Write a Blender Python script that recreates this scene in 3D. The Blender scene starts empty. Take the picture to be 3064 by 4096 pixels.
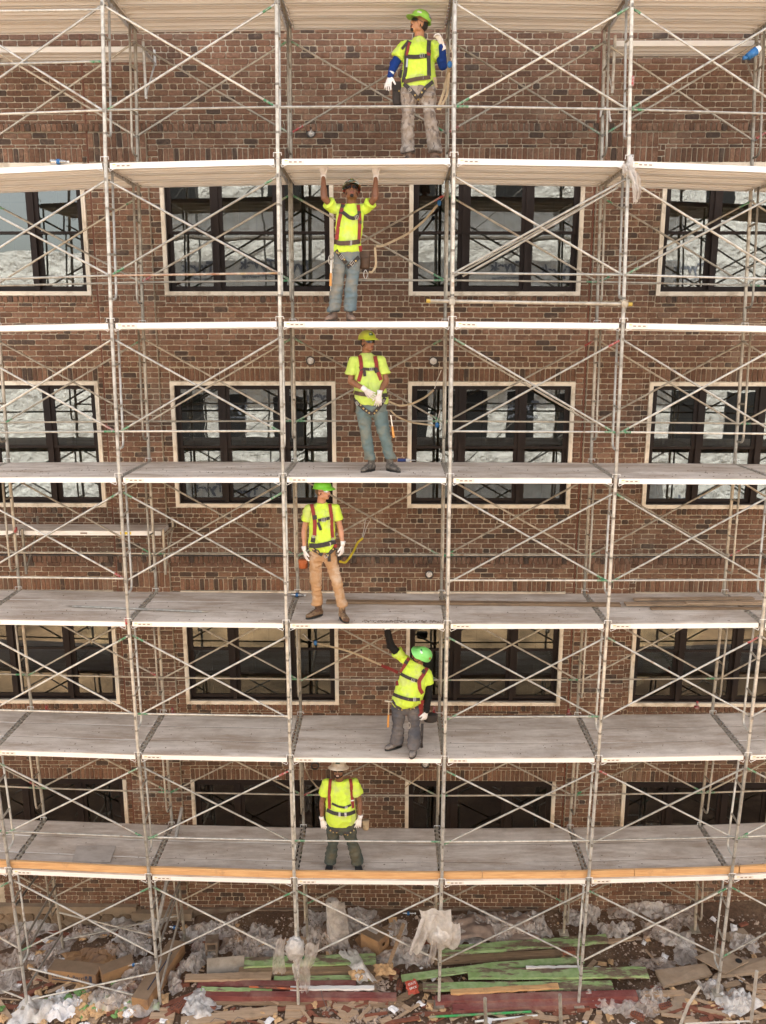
import bpy, bmesh, math, random
from mathutils import Vector, Matrix, noise, Quaternion
from mathutils.bvhtree import BVHTree
sc = bpy.context.scene
COL = sc.collection
random.seed(7)
# ------------------------------------------------------------------ camera
CAM = Vector((1.37695509, -10.82632048, 7.787266))
FPX, PITCH, YAW, ROLL = 3380.279, 0.215386203, 0.00919736359, 0.000865244549
_r0 = Vector((math.cos(YAW), math.sin(YAW), 0)); _f0 = Vector((-math.sin(YAW), math.cos(YAW), 0)); _u0 = Vector((0, 0, 1))
FWD = _f0 * math.cos(PITCH) - _u0 * math.sin(PITCH)
_up = _f0 * math.sin(PITCH) + _u0 * math.cos(PITCH)
RGT = _r0 * math.cos(ROLL) + _up * math.sin(ROLL)
UPV = -_r0 * math.sin(ROLL) + _up * math.cos(ROLL)
cd = bpy.data.cameras.new('camera'); cam = bpy.data.objects.new('camera', cd); COL.objects.link(cam)
m = Matrix.Identity(4)
for i, v in enumerate((RGT, UPV, -FWD)):
    for k in range(3): m[k][i] = v[k]
m.translation = CAM; cam.matrix_world = m
cd.sensor_fit = 'VERTICAL'; cd.sensor_height = 36.0; cd.lens = FPX / 4096 * 36.0
cd.clip_start = 0.1; cd.clip_end = 600
sc.camera = cam
# ------------------------------------------------------------------ light
SUN_EL, SUN_AZ = math.radians(56), math.radians(-12)      # sun stands behind the building, a little to one side
w = bpy.data.worlds.new('World'); sc.world = w; w.use_nodes = True
nt = w.node_tree; bg = nt.nodes['Background']
sky = nt.nodes.new('ShaderNodeTexSky'); sky.sky_type = 'NISHITA'; sky.sun_disc = False
sky.sun_elevation = SUN_EL; sky.sun_rotation = SUN_AZ; sky.dust_density = 3.0; sky.air_density = 1.0
hs = nt.nodes.new('ShaderNodeHueSaturation'); hs.inputs['Saturation'].default_value = .35   # thin high haze greys the sky
nt.links.new(sky.outputs[0], hs.inputs['Color']); wt = nt.nodes.new('ShaderNodeMix'); wt.data_type = 'RGBA'; wt.blend_type = 'MULTIPLY'; wt.inputs[0].default_value = 1; wt.inputs[7].default_value = (1, .965, .92, 1)
nt.links.new(hs.outputs[0], wt.inputs[6]); nt.links.new(wt.outputs[2], bg.inputs[0]); bg.inputs[1].default_value = 0.15
sl = bpy.data.lights.new('sun', 'SUN'); sl.energy = 3.6; sl.angle = math.radians(0.55); sl.color = (1, .93, .82)
so = bpy.data.objects.new('sun', sl); COL.objects.link(so)
sd = Vector((math.sin(SUN_AZ) * math.cos(SUN_EL), math.cos(SUN_AZ) * math.cos(SUN_EL), math.sin(SUN_EL)))
so.rotation_euler = sd.to_track_quat('Z', 'Y').to_euler(); so.location = (0, 20, 40)
sc.view_settings.view_transform = 'Standard'; sc.view_settings.look = 'None'; sc.view_settings.gamma = 1
sc.view_settings.use_curve_mapping = False; sc.view_settings.exposure = 2.1
sc.render.engine = 'CYCLES'
sc.cycles.use_denoising = True; sc.cycles.max_bounces = 8; sc.cycles.transparent_max_bounces = 12
sc.cycles.diffuse_bounces = 4; sc.cycles.caustics_reflective = False; sc.cycles.caustics_refractive = False
sc.cycles.sample_clamp_indirect = 6
# ------------------------------------------------------------------ helpers
def ray(px, py): return FWD + RGT * ((px - 1532) / FPX) - UPV * ((py - 2048) / FPX)
def at(px, py, Y):
    d = ray(px, py); return CAM + d * ((Y - CAM.y) / d.y)
def atz(px, py, Z):
    d = ray(px, py); return CAM + d * ((Z - CAM.z) / d.z)
WM = {}
def link(o, parent=None, M=None):
    COL.objects.link(o)
    M = M if M is not None else Matrix.Identity(4)
    WM[o.name] = M.copy()
    if parent is not None:
        o.parent = parent; o.matrix_parent_inverse = WM[parent.name].inverted()
    o.matrix_basis = M
    return o
def empty(name, loc, parent=None):
    o = bpy.data.objects.new(name, None); o.empty_display_size = .1
    return link(o, parent, Matrix.Translation(loc))
def tag(o, label=None, cat=None, group=None, kind=None):
    if label: o['label'] = label
    if cat: o['category'] = cat
    if group: o['group'] = group
    if kind: o['kind'] = kind
    return o
def inst(name, me, parent=None, M=None): return link(bpy.data.objects.new(name, me), parent, M)
def frame_of(d):
    d = d.normalized(); a = Vector((0, 0, 1)) if abs(d.z) < .9 else Vector((1, 0, 0))
    x = d.cross(a).normalized(); return x, d.cross(x).normalized()
class MB:
    def __init__(s): s.v = []; s.f = []; s.m = []; s.t = []; s.cm = 0; s.tone = .5
    def add(s, vs, fs, mi=None):
        b = len(s.v); s.v += [tuple(v) for v in vs]; s.f += [tuple(b + i for i in f) for f in fs]
        s.m += [s.cm if mi is None else mi] * len(fs); s.t += [s.tone] * len(fs)
    def box(s, a, b, M=None, mi=None):
        x0, y0, z0 = a; x1, y1, z1 = b
        vs = [Vector(p) for p in ((x0,y0,z0),(x1,y0,z0),(x1,y1,z0),(x0,y1,z0),(x0,y0,z1),(x1,y0,z1),(x1,y1,z1),(x0,y1,z1))]
        if M is not None: vs = [M @ v for v in vs]
        s.add(vs, [(0,3,2,1),(4,5,6,7),(0,1,5,4),(1,2,6,5),(2,3,7,6),(3,0,4,7)], mi)
    def rings(s, rings, mi=None, cap=True):
        n = len(rings[0]); vs = [p for r in rings for p in r]; fs = []
        for k in range(len(rings) - 1):
            for i in range(n):
                j = (i + 1) % n; fs.append((k*n+i, k*n+j, (k+1)*n+j, (k+1)*n+i))
        if cap: fs.append(tuple(range(n - 1, -1, -1))); fs.append(tuple((len(rings)-1)*n + i for i in range(n)))
        s.add(vs, fs, mi)
    def tube(s, p, q, r, n=10, r2=None, mi=None, cap=True):
        p = Vector(p); q = Vector(q); x, y = frame_of(q - p); r2 = r if r2 is None else r2
        s.rings([[c + (x*math.cos(t) + y*math.sin(t))*rr for t in [2*math.pi*i/n for i in range(n)]] for c, rr in ((p, r), (q, r2))], mi, cap)
    def path(s, pts, r, n=8, mi=None, rs=None, flat=1.0):
        pts = [Vector(p) for p in pts]; R = []; px = None
        for i, p in enumerate(pts):
            d = (pts[min(i+1, len(pts)-1)] - pts[max(i-1, 0)])
            if px is None: x, y = frame_of(d)
            else:
                x = px - d.normalized() * px.dot(d.normalized()); x.normalize(); y = d.normalized().cross(x)
            px = x; rr = rs[i] if rs else r
            R.append([p + (x*math.cos(t) + y*math.sin(t)*flat)*rr for t in [2*math.pi*k/n for k in range(n)]])
        s.rings(R, mi)
    def ell(s, c, rad, nu=14, nv=9, A=None, mi=None):
        c = Vector(c); vs = []; fs = []
        for j in range(nv + 1):
            ph = math.pi * j / nv
            for i in range(nu):
                th = 2*math.pi*i/nu
                v = Vector((rad[0]*math.sin(ph)*math.cos(th), rad[1]*math.sin(ph)*math.sin(th), rad[2]*math.cos(ph)))
                if A is not None: v = A @ v
                vs.append(c + v)
        for j in range(nv):
            for i in range(nu):
                k = (i+1) % nu; fs.append((j*nu+i, (j+1)*nu+i, (j+1)*nu+k, j*nu+k))
        s.add(vs, fs, mi)
    def caps(s, p, q, r, r2=None, n=12):
        r2 = r if r2 is None else r2; p = Vector(p); q = Vector(q); d = (q - p).normalized(); x, y = frame_of(d); R = []
        for a in (-80, -50, -25, 0): R.append((p + d*(r*math.sin(math.radians(a))), r*math.cos(math.radians(a))))
        for a in (0, 25, 50, 80): R.append((q + d*(r2*math.sin(math.radians(a))), r2*math.cos(math.radians(a))))
        s.rings([[c + (x*math.cos(t) + y*math.sin(t))*rr for t in [2*math.pi*i/n for i in range(n)]] for c, rr in R])
    def mesh(s, name, mats, smooth=False, tone=False):
        me = bpy.data.meshes.new(name); me.from_pydata(s.v, [], s.f)
        for mm in mats: me.materials.append(mm)
        if s.m: me.polygons.foreach_set('material_index', s.m)
        if smooth: me.polygons.foreach_set('use_smooth', [True]*len(s.f))
        if tone:
            a = me.attributes.new('tone', 'FLOAT', 'FACE'); a.data.foreach_set('value', s.t)
        me.update(); return me
    def build(s, name, mats, parent=None, smooth=False, M=None, tone=False):
        if not isinstance(mats, (list, tuple)): mats = [mats]
        return inst(name, s.mesh(name, mats, smooth, tone), parent, M)
_unit = {}
def tube_obj(name, p, q, r, mat, parent, n=10):
    k = (mat.name, n)
    if k not in _unit:
        b = MB(); b.tube((0,0,0), (0,0,1), 1, n); me = b.mesh('tube', [mat]); 
        for pl in me.polygons: pl.use_smooth = len(pl.vertices) == 4
        _unit[k] = me
    p = Vector(p); q = Vector(q); d = q - p; x, y = frame_of(d); L = d.length; d.normalize()
    M = Matrix.Identity(4)
    for i, v in enumerate((x*r, y*r, d*L)):
        for kk in range(3): M[kk][i] = v[kk]
    # keep right handed
    if Vector(x).cross(y).dot(d) < 0:
        for kk in range(3): M[kk][0] = -M[kk][0]
    M.translation = p
    return inst(name, _unit[k], parent, M)
# ------------------------------------------------------------------ materials
def srgb(r, g, b):
    f = lambda c: (c/12.92 if c <= .04045 else ((c+.055)/1.055)**2.4)
    return (f(r/255), f(g/255), f(b/255), 1)
class NT:
    def __init__(s, name):
        s.mat = bpy.data.materials.new(name); s.mat.use_nodes = True; s.t = s.mat.node_tree
        s.b = s.t.nodes['Principled BSDF']; s.out = s.t.nodes['Material Output']
    def n(s, ty, **kw):
        nd = s.t.nodes.new(ty)
        for k, v in kw.items(): setattr(nd, k, v)
        return nd
    def l(s, a, b): s.t.links.new(a, b)
    def noise(s, scale, detail=4, rough=.55, vec=None, stretch=None):
        nd = s.n('ShaderNodeTexNoise'); nd.inputs['Scale'].default_value = scale; nd.inputs['Detail'].default_value = detail
        nd.inputs['Roughness'].default_value = rough
        if vec is None: vec = s.n('ShaderNodeNewGeometry').outputs['Position']
        if stretch:
            mp = s.n('ShaderNodeMapping'); mp.inputs['Scale'].default_value = stretch; s.l(vec, mp.inputs[0]); vec = mp.outputs[0]
        s.l(vec, nd.inputs['Vector']); return nd.outputs['Fac']
    def ramp(s, fac, stops, interp='LINEAR'):
        r = s.n('ShaderNodeValToRGB'); r.color_ramp.interpolation = interp; e = r.color_ramp.elements
        while len(e) < len(stops): e.new(0.5)
        for x, (p, c) in zip(e, stops): x.position = p; x.color = c if len(c) == 4 else (*c, 1)
        s.l(fac, r.inputs[0]); return r.outputs[0]
    def mix(s, fac, a, b, blend='MIX'):
        x = s.n('ShaderNodeMix', data_type='RGBA', blend_type=blend)
        for sock, v in ((x.inputs[0], fac), (x.inputs[6], a), (x.inputs[7], b)):
            if isinstance(v, (int, float)): sock.default_value = v
            elif isinstance(v, tuple): sock.default_value = v if len(v) == 4 else (*v, 1)
            else: s.l(v, sock)
        return x.outputs[2]
    def bump(s, h, strength=.4, dist=.01):
        b = s.n('ShaderNodeBump'); b.inputs['Strength'].default_value = strength; b.inputs['Distance'].default_value = dist
        s.l(h, b.inputs['Height']); s.l(b.outputs[0], s.b.inputs['Normal'])
def pmat(name, col, rough=.7, metal=0, var=.25, scale=6, dirt=None, dirt_amt=.5, dscale=3, bump=.3, bscale=80, bdist=.004, stretch=None, spec=.5, bstretch=None):
    t = NT(name); c = col if len(col) == 4 else (*col, 1)
    lo = tuple(x*(1-var) for x in c[:3]) + (1,); hi = tuple(min(1, x*(1+var)) for x in c[:3]) + (1,)
    f = t.noise(scale, 5, .6, stretch=stretch); k = t.ramp(f, [(.3, lo), (.7, hi)])
    if dirt is not None:
        g = t.noise(dscale, 6, .65, stretch=stretch)
        k = t.mix(t.ramp(g, [(.5 - .25*dirt_amt, (0,0,0,1)), (.62, (1,1,1,1))]), k, dirt if len(dirt) == 4 else (*dirt, 1))
    t.l(k, t.b.inputs['Base Color']); t.b.inputs['Roughness'].default_value = rough; t.b.inputs['Metallic'].default_value = metal
    t.b.inputs['Specular IOR Level'].default_value = spec
    if bump: t.bump(t.noise(bscale, 4, .6, stretch=bstretch), bump, bdist)
    return t.mat
# ================================================================== BUILDING
WY = 2.0
BRK = [(0, (.112,.062,.040)), (.12, (.140,.075,.047)), (.30, (.165,.090,.058)), (.50, (.188,.105,.069)), (.66, (.148,.077,.047)), (.78, (.210,.125,.083)), (.87, (.172,.105,.072)), (.92, (.068,.046,.035)), (1, (.080,.054,.041))]
def brick_mat(name, from_attr):
    t = NT(name)
    if from_attr:
        a = t.n('ShaderNodeAttribute'); a.attribute_name = 'tone'; fac = a.outputs['Fac']
    else: fac = t.n('ShaderNodeObjectInfo').outputs['Random']
    k = t.ramp(fac, BRK, 'CONSTANT')
    g = t.noise(28, 6, .7); k = t.mix(t.ramp(g, [(.3, (.55,.5,.47,1)), (.7, (1.45,1.4,1.35,1))]), k, k, 'MULTIPLY') if False else t.mix(1.0, k, t.ramp(g, [(.28, (.55,.52,.5,1)), (.72, (1.4,1.38,1.35,1))]), 'MULTIPLY')
    h = t.noise(7, 5, .7); k = t.mix(t.ramp(h, [(.55, (0,0,0,1)), (.75, (.5,.5,.5,1))]), k, (.36,.24,.17,1))
    h2 = t.noise(.75, 5, .65, stretch=(1, 1, .45)); k = t.mix(1.0, k, t.ramp(h2, [(.3, (.74,.74,.74,1)), (.7, (1.3,1.24,1.18,1))]), 'MULTIPLY'); k = t.mix(t.ramp(t.noise(1.6, 6, .7, stretch=(1, 1, .25)), [(.56, (0,0,0,1)), (.75, (.35,.35,.35,1))]), k, (.36,.29,.22,1))
    t.l(k, t.b.inputs['Base Color']); t.b.inputs['Roughness'].default_value = .88
    t.bump(t.noise(70, 5, .7), .8, .006); return t.mat
M_BRK = brick_mat('brick_clay', True); M_BRK1 = brick_mat('brick_clay_single', False)
M_MORT = pmat('mortar', (.42,.35,.255), .95, var=.2, scale=5, bump=.6, bscale=90, dirt=(.50,.44,.35), dirt_amt=.3)
M_TRIM = pmat('cream_trim', (.78,.70,.58), .5, var=.05, scale=3, bump=.05, dirt=(.5,.42,.32), dirt_amt=.05)
M_WFR = pmat('bronze_frame', (.022,.015,.013), .6, var=.15, scale=4, bump=.04, spec=.2)
M_MUNT = pmat('muntin_grey', (.06,.055,.05), .4, var=.1)
M_STONE = pmat('base_stone', (.17,.115,.07), .9, var=.35, scale=3, bump=.9, bscale=25, bdist=.02)
M_CAP = pmat('limestone_cap', (.26,.19,.125), .85, var=.2, scale=4, bump=.5)
M_CONC = pmat('concrete', (.26,.2,.145), .9, var=.25, scale=2.5, bump=.5, dirt=(.14,.09,.06), dirt_amt=.4)
M_JOINT = pmat('rust_joint', (.16,.06,.035), .8, var=.2)
M_FLASH = pmat('flashing', (.14,.12,.11), .5, metal=.4, var=.2)
def glass_mat():
    t = NT('window_glass'); t.t.nodes.remove(t.b)
    gl = t.n('ShaderNodeBsdfGlossy'); gl.inputs['Roughness'].default_value = 0.0; gl.inputs['Color'].default_value = (.95,.97,.95,1)
    tr = t.n('ShaderNodeBsdfTransparent'); tr.inputs['Color'].default_value = (.42,.46,.43,1)
    lw = t.n('ShaderNodeFresnel'); lw.inputs['IOR'].default_value = 2.1
    mx = t.n('ShaderNodeMixShader'); t.l(lw.outputs[0], mx.inputs[0]); t.l(tr.outputs[0], mx.inputs[1]); t.l(gl.outputs[0], mx.inputs[2])
    t.l(mx.outputs[0], t.out.inputs[0])
    b = t.n('ShaderNodeBump'); b.inputs['Strength'].default_value = .10; b.inputs['Distance'].default_value = .012
    t.l(t.noise(1.6, 2, .5), b.inputs['Height']); t.l(b.outputs[0], gl.inputs['Normal']); t.l(b.outputs[0], lw.inputs['Normal'])
    return t.mat
M_GLASS = glass_mat()
bld = empty('brick_building', (1.4, WY, -2.2))
tag(bld, 'long red brown brick building with cream trimmed triple windows behind the scaffolding', 'building')
XL, XR, ZB, ZT = -8.2, 11.6, -2.6, 15.5
COLX = [(-5.54, -3.04), (-1.955, .54), (1.635, 4.145), (5.255, 7.76)]
ROWZ = [(8.24, 10.075), (5.05, 6.985), (1.755, 3.69), (-1.42, .385)]
WIN = [(x0, x1, z0, z1) for (z0, z1) in ROWZ for (x0, x1) in COLX]
# --- mortar wall with openings
b = MB(); ys = (WY + .012, WY + .30)
zc = ZB
for (z0, z1) in sorted(ROWZ):
    b.box((XL, ys[0], zc), (XR, ys[1], z0 - .001)); xc = XL
    for (x0, x1) in COLX:
        b.box((xc, ys[0], z0 + .0), (x0, ys[1], z1)); xc = x1
    b.box((xc, ys[0], z0), (XR, ys[1], z1)); zc = z1 + .001
b.box((XL, ys[0], zc), (XR, ys[1], ZT))
b.build('wall', M_MORT, bld)
PIL = [(-2.93, -2.11), (4.31, 5.14)]
for (x0, x1) in PIL: b = MB(); b.box((x0, WY - .036, -2.35), (x1, WY + .010, 10.46)); b.build('pilaster', M_MORT, bld)
# --- bricks
CH, BL, MJ = .0800, .2075, .0115
allb = []     # (cx, cz, w, h, yfront, tone)
def tone():
    r = random.random()
    return r
def put(x0, x1, z0, z1, yf):
    if x1 - x0 < .02: return
    allb.append(((x0+x1)/2, (z0+z1)/2, x1-x0, z1-z0, yf, tone()))
def lay(x0, x1, z0, z1, yf, excl=(), off=0.0):
    k0 = int(math.floor(z0/CH)); k1 = int(math.ceil(z1/CH))
    for k in range(k0, k1):
        a = max(z0, k*CH); c = min(z1, (k+1)*CH)
        if c - a < .025: continue
        iv = [(x0, x1)]
        for (ex0, ex1, ez0, ez1) in excl:
            if ez0 < c - .012 and ez1 > a + .012:
                # course partly covered vertically is cut when it overlaps
                nv = []
                for (p, q) in iv:
                    if ex1 <= p or ex0 >= q: nv.append((p, q)); continue
                    if ex0 > p: nv.append((p, ex0))
                    if ex1 < q: nv.append((ex1, q))
                iv = nv
        hdr = (k % 6 == 0); pl = BL*.5 if hdr else BL; o = off + (0 if hdr else (BL*.5 if k % 2 else 0)) + (.026 if hdr else 0)
        for (p, q) in iv:
            n = math.floor((p - o)/pl); cur = p
            while cur < q - .002:
                nx = min(q, o + (n+1)*pl); n += 1
                if nx - cur < .035 and nx < q: continue
                if q - nx < .035: nx = q
                put(cur + MJ/2, nx - MJ/2, a + MJ/2, c - MJ/2, yf); cur = nx
def soldiers(x0, x1, z0, z1, yf, pw=.075):
    n = max(1, round((x1-x0)/pw)); w_ = (x1-x0)/n
    for i in range(n): put(x0 + i*w_ + MJ/2, x0 + (i+1)*w_ - MJ/2, z0 + MJ/2, z1 - MJ/2, yf)
def split(x0, x1, z0, z1, yf): 
    x = x0
    while x < x1 - .01:
        nx = min(x1, x + random.choice((.1, .2, .2, .15))); put(x + MJ/2, nx - MJ/2, z0 + MJ/2, z1 - MJ/2, yf); x = nx
EX = []
for (x0, x1, z0, z1) in WIN:
    EX.append((x0, x1, z0, z1))
    zt = math.ceil((z1 + .20)/CH)*CH; EX.append((x0, x1, z1, zt))
    soldiers(x0, x1, z1 + .004, z1 + .20, WY)
    split(x0, x1, z1 + .20, zt, WY) if zt - z1 - .2 > .02 else None
    zb = math.floor((z0 - .145)/CH)*CH; EX.append((x0, x1, zb, z0))
    soldiers(x0, x1, z0 - .105, z0 - .004, WY - .012, .078)
    split(x0, x1, zb, z0 - .107, WY)
ZTOP = 12.6
for (x0, x1) in PIL:
    EX.append((x0, x1, -2.35, 10.47))
    lay(x0, x1, -2.3, 3.76, WY - .048, (), .05); lay(x0, x1, 4.28, 10.08, WY - .048, (), .05)
    for (a, c) in ((3.76, 4.01), (4.01, 4.21), (10.08, 10.27), (10.27, 10.47)): soldiers(x0, x1, a, c, WY - .048, .082)
for (a, m_, c) in ((4.16, 4.275, 4.32), (10.48, 10.59, 10.64)):
    EX.append((XL, XR, a, c)); soldiers(XL + 2.9, XR - 2.9, a, m_, WY - .055, .075); split(XL + 2.9, XR - 2.9, m_, c, WY)
lay(-5.3, 8.6, -2.05, ZTOP, WY, EX)
def brick_geo(mb, cx, cz, w_, h_, yf, rnd):
    hx, hz = w_/2, h_/2; c = min(.012, w_*.16, h_*.2)
    pts = [(-hx+c, -hz), (hx-c, -hz), (hx, -hz+c), (hx, hz-c), (hx-c, hz), (-hx+c, hz), (-hx, hz-c), (-hx, -hz+c)]
    j = lambda a: (a[0] + rnd.uniform(-.0035, .0035), a[1] + rnd.uniform(-.0035, .0035))
    back = [j(p) for p in pts]; fr = [(p[0]*(1-.007/hx), p[1]*(1-.006/hz)) for p in back]
    d = rnd.uniform(-.004, .003)
    V = [(cx+p[0], yf + .016, cz+p[1]) for p in back] + [(cx+p[0], yf + .004 + d, cz+p[1]) for p in back] + [(cx+p[0], yf + d, cz+p[1]) for p in fr]
    V.append((cx, yf + d - .0015, cz))
    F = []
    for r in (0, 8):
        for i in range(8):
            k = (i+1) % 8; F.append((r+i, r+k, r+8+k, r+8+i))
    for i in range(8): F.append((16+i, 16+(i+1) % 8, 24))
    mb.add(V, F)
rb = random.Random(3)
def visd(B):
    cx, cz, w_, h_, yf, _ = B
    pen = 0 if (-3.2 < cx < 6.2 and 4.7 < cz < 9.6 and w_ > .15 and h_ > .05 and h_ < .09) else 100
    if 9.45 < cz: pen += 50
    return pen + math.hypot(cx - CAM.x, cz - 7.0)
allb.sort(key=visd)
variants = []
for i in range(6):
    mb = MB(); brick_geo(mb, 0, 0, BL - MJ, CH - MJ, 0, rb); variants.append(mb.mesh('brick', [M_BRK1]))
for B in allb[:300]:
    cx, cz, w_, h_, yf, _ = B
    M = Matrix.Translation((cx, yf, cz)) @ Matrix.Diagonal((w_/(BL-MJ), 1, h_/(CH-MJ), 1))
    inst('brick', rb.choice(variants), bld, M)
mb = MB()
for B in allb[300:]:
    mb.tone = B[5]; brick_geo(mb, *B[:5], rb)
o = mb.build('brickwork', M_BRK, bld, tone=True); o['kind'] = 'stuff'
print('bricks', len(allb))
# --- belt flashing, expansion joints, base
for (z, ) in ((4.278,),):
    b = MB(); b.box((XL, WY - .062, z), (XR, WY + .01, z + .006)); b.build('flashing', M_FLASH, bld)
for x in (4.27, -2.965):
    b = MB(); b.box((x, WY - .006, -2), (x + .022, WY + .02, 12.4)); b.build('expansion_joint', M_JOINT, bld)
# stone base on the left, limestone cap
b = MB(); b.box((XL, WY - .10, -2.12), (-3.0, WY + .012, -1.985)); b.box((-3.06, WY - .16, -2.2), (-2.02, WY + .012, -2.06)); b.build('stone_cap', M_CAP, bld)
rs = random.Random(5); b0 = MB(); b0.box((XL, WY - .04, -2.7), (-3.0, WY + .012, -2.12)); b0.box((-3.05, WY - .1, -2.75), (-2.03, WY + .012, -2.2)); b0.build('stone_base_joint', M_CAP, bld)
x = -5.6
def stone(cx, cz, rx, rz, y):
    mb = MB(); n = 8; R = [(math.cos(2*math.pi*i/n + .2)*rs.uniform(.85, 1.1)*rx, math.sin(2*math.pi*i/n + .2)*rs.uniform(.85, 1.1)*rz) for i in range(n)]
    V = [(cx+p[0], y, cz+p[1]) for p in R] + [(cx+p[0]*.88, y - .03, cz+p[1]*.88) for p in R]
    mb.add(V, [(i, (i+1) % n, n+(i+1) % n, n+i) for i in range(n)] + [tuple(range(n, 2*n))]); mb.build('stone', M_STONE, bld)
while x < -2.2:
    wd = rs.uniform(.2, .34); y = WY - .04 if x < -3.05 else WY - .1; zt = -2.13 if x < -3.05 else -2.21
    if rs.random() < .5: stone(x + wd/2, zt - .2, wd/2*1.08, .2, y)
    else: stone(x + wd/2, zt - .1, wd/2*1.08, .1, y); stone(x + wd/2 + .03, zt - .31, wd/2*1.08, .11, y)
    x += wd + .015
b = MB(); b.box((-2.02, WY - .05, -2.75), (1.1, WY + .012, -2.05)); b.build('foundation', M_CONC, bld)
b = MB(); b.box((1.1, WY + .0, -2.75), (XR, WY + .012, -2.02)); b.build('foundation', M_CONC, bld)
# --- windows
def window(x0, x1, z0, z1, k):
    w0 = empty('window', ((x0+x1)/2, WY, z0), bld)
    T = .058; y0, y1 = WY - .022, WY + .075
    b = MB()
    low_ = z0 < 0
    for (a, c, e, f) in ((x0, x0+T, z0, z1), (x1-T, x1, z0, z1), (x0+T, x1-T, z0, z0+T), (x0+T, x1-T, z1-T, z1)):
        if low_ and f == z1 and e == z1-T: bb = MB(); bb.box((a, y0+.02, e), (c, y1, f)); bb.build('head_flashing', M_WFR, w0); continue
        b.box((a, y0, e), (c, y1, f))
    for (a, c, e, f) in ((x0+T*.62, x0+T*.72, z0+T, z1-T), (x1-T*.72, x1-T*.62, z0+T, z1-T), (x0+T, x1-T, z0+T*.6, z0+T*.7)): b.box((a, y0-.006, e), (c, y0+.002, f))
    b.build('window_trim', M_TRIM, w0)
    ix0, ix1, iz0, iz1 = x0+T, x1-T, z0+T, z1-T; W = ix1-ix0; H = iz1-iz0
    g = [(.034, .272), (.346, .654), (.728, .966)]
    b = MB(); F = .022
    cuts = [0, .31, .69, 1]
    b.box((ix0, WY+.03, iz0), (ix1, WY+.14, iz0+F)); b.box((ix0, WY+.03, iz1-F), (ix1, WY+.14, iz1))
    b.box((ix0, WY+.03, iz0+F), (ix0+F, WY+.14, iz1-F)); b.box((ix1-F, WY+.03, iz0+F), (ix1, WY+.14, iz1-F))
    for c in (.31, .69): b.box((ix0+c*W-.028, WY+.02, iz0+F), (ix0+c*W+.028, WY+.14, iz1-F))
    b.build('window_frame', M_WFR, w0)
    zm = iz0 + H*.485
    for u, (ga, gb) in enumerate(g):
        a = ix0 + (cuts[u]*W + (F if u == 0 else .028)); c = ix0 + (cuts[u+1]*W - (F if u == 2 else .028))
        xa, xb = ix0 + ga*W, ix0 + gb*W
        for lower in (0, 1):
            e, f = (iz0+F, zm+.02) if lower else (zm-.02, iz1-F); yy = WY + (.085 if lower else .045)
            pa, pb = e + (.055 if lower else .036), f - (.03 if lower else .04)
            b = MB()
            b.box((a, yy, e), (xa, yy+.04, f)); b.box((xb, yy, e), (c, yy+.04, f)); b.box((xa, yy, e), (xb, yy+.04, pa)); b.box((xa, yy, pb), (xb, yy+.04, f))
            s_ = b.build('sash', M_WFR, w0)
            b = MB(); b.box((xa-.004, yy+.018, pa-.004), (xb+.004, yy+.022, pb+.004)); b.build('pane', M_GLASS, w0)
            b = MB(); nv = 2 if u == 1 else 1
            for i in range(nv):
                mx = xa + (xb-xa)*(i+1)/(nv+1); b = MB(); b.box((mx-.008, yy+.026, pa), (mx+.008, yy+.034, pb)); b.build('muntin', M_MUNT, w0)
            zz = (pa+pb)/2; b = MB(); b.box((xa, yy+.0265, zz-.008), (xb, yy+.0335, zz+.008))
            b.build('muntin', M_MUNT, w0)
            if lower:
                b = MB(); mx = (xa+xb)/2; b.box((mx-.03, yy-.012, zm-.002), (mx+.03, yy+.0, zm+.01)); b.build('sash_lock', M_TRIM, w0)
for k, (x0, x1, z0, z1) in enumerate(WIN): window(x0, x1, z0, z1, k)
# --- inside rooms, side and back walls, roof
M_PL = pmat('plaster', (.30,.27,.20), .9, var=.08, bump=0)
M_DK = pmat('floor_slab', (.2,.18,.16), .9, var=.15, bump=0)
M_WOODI = pmat('interior_stud', (.42,.28,.15), .8, var=.2, bump=0)
b = MB(); b.box((XL, 5.6, ZB), (XR, 5.75, ZT)); b.build('interior_wall', M_PL, bld)
b = MB()
for z in (ZB, 1.2, 4.5, 7.7, 10.9, ZT - .2): b = MB(); b.box((XL, WY + .30, z), (XR, 13, z + .25)); b.build('floor_slab', M_DK, bld)
b = MB()
for x in (XL, -2.6, 1.05, 4.7, XR - .15): b = MB(); b.box((x, WY + .30, ZB), (x + .12, 5.6, ZT)); b.build('partition', M_PL, bld)
b = MB()
for z in (-1.1, 1.45, 4.75, 7.95):
    for x in (-1.2, -.2, 2.3, 3.6, 6.0, 7.1, -4.2, -3.4): b = MB(); b.box((x, 3.6, z), (x + .09, 3.7, z + 2.7)); b.build('interior_stud', M_WOODI, bld)
b = MB(); b.box((XL, 13, ZB), (XR, 13.3, ZT)); b.box((XL - .3, WY + .012, ZB), (XL, 13.3, ZT)); b.box((XR, WY + .012, ZB), (XR + .3, 13.3, ZT))
b.box((XL - .3, WY, ZT), (XR + .3, 13.3, ZT + .3)); b.build('outer_wall', M_MORT, bld)
# pendant lamps inside the lit room at the far window
M_PEND = pmat('pendant_metal', (.08,.07,.06), .4)
for i, x in enumerate((5.62, 5.82, 6.02)):
    b = MB(); b.tube((x, 2.9, 6.1 - .1*i), (x, 2.9, 7.6), .006, 6); b.tube((x, 2.9, 5.95 - .1*i), (x, 2.9, 6.12 - .1*i), .06, 10, .045)
    tag(b.build('pendant_lamp', M_PEND), ('leftmost', 'middle', 'rightmost')[i] + ' of three small dark pendant lamps hanging behind the glass of the right window', 'lamp', 'pendant lamps behind the right window')
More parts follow.
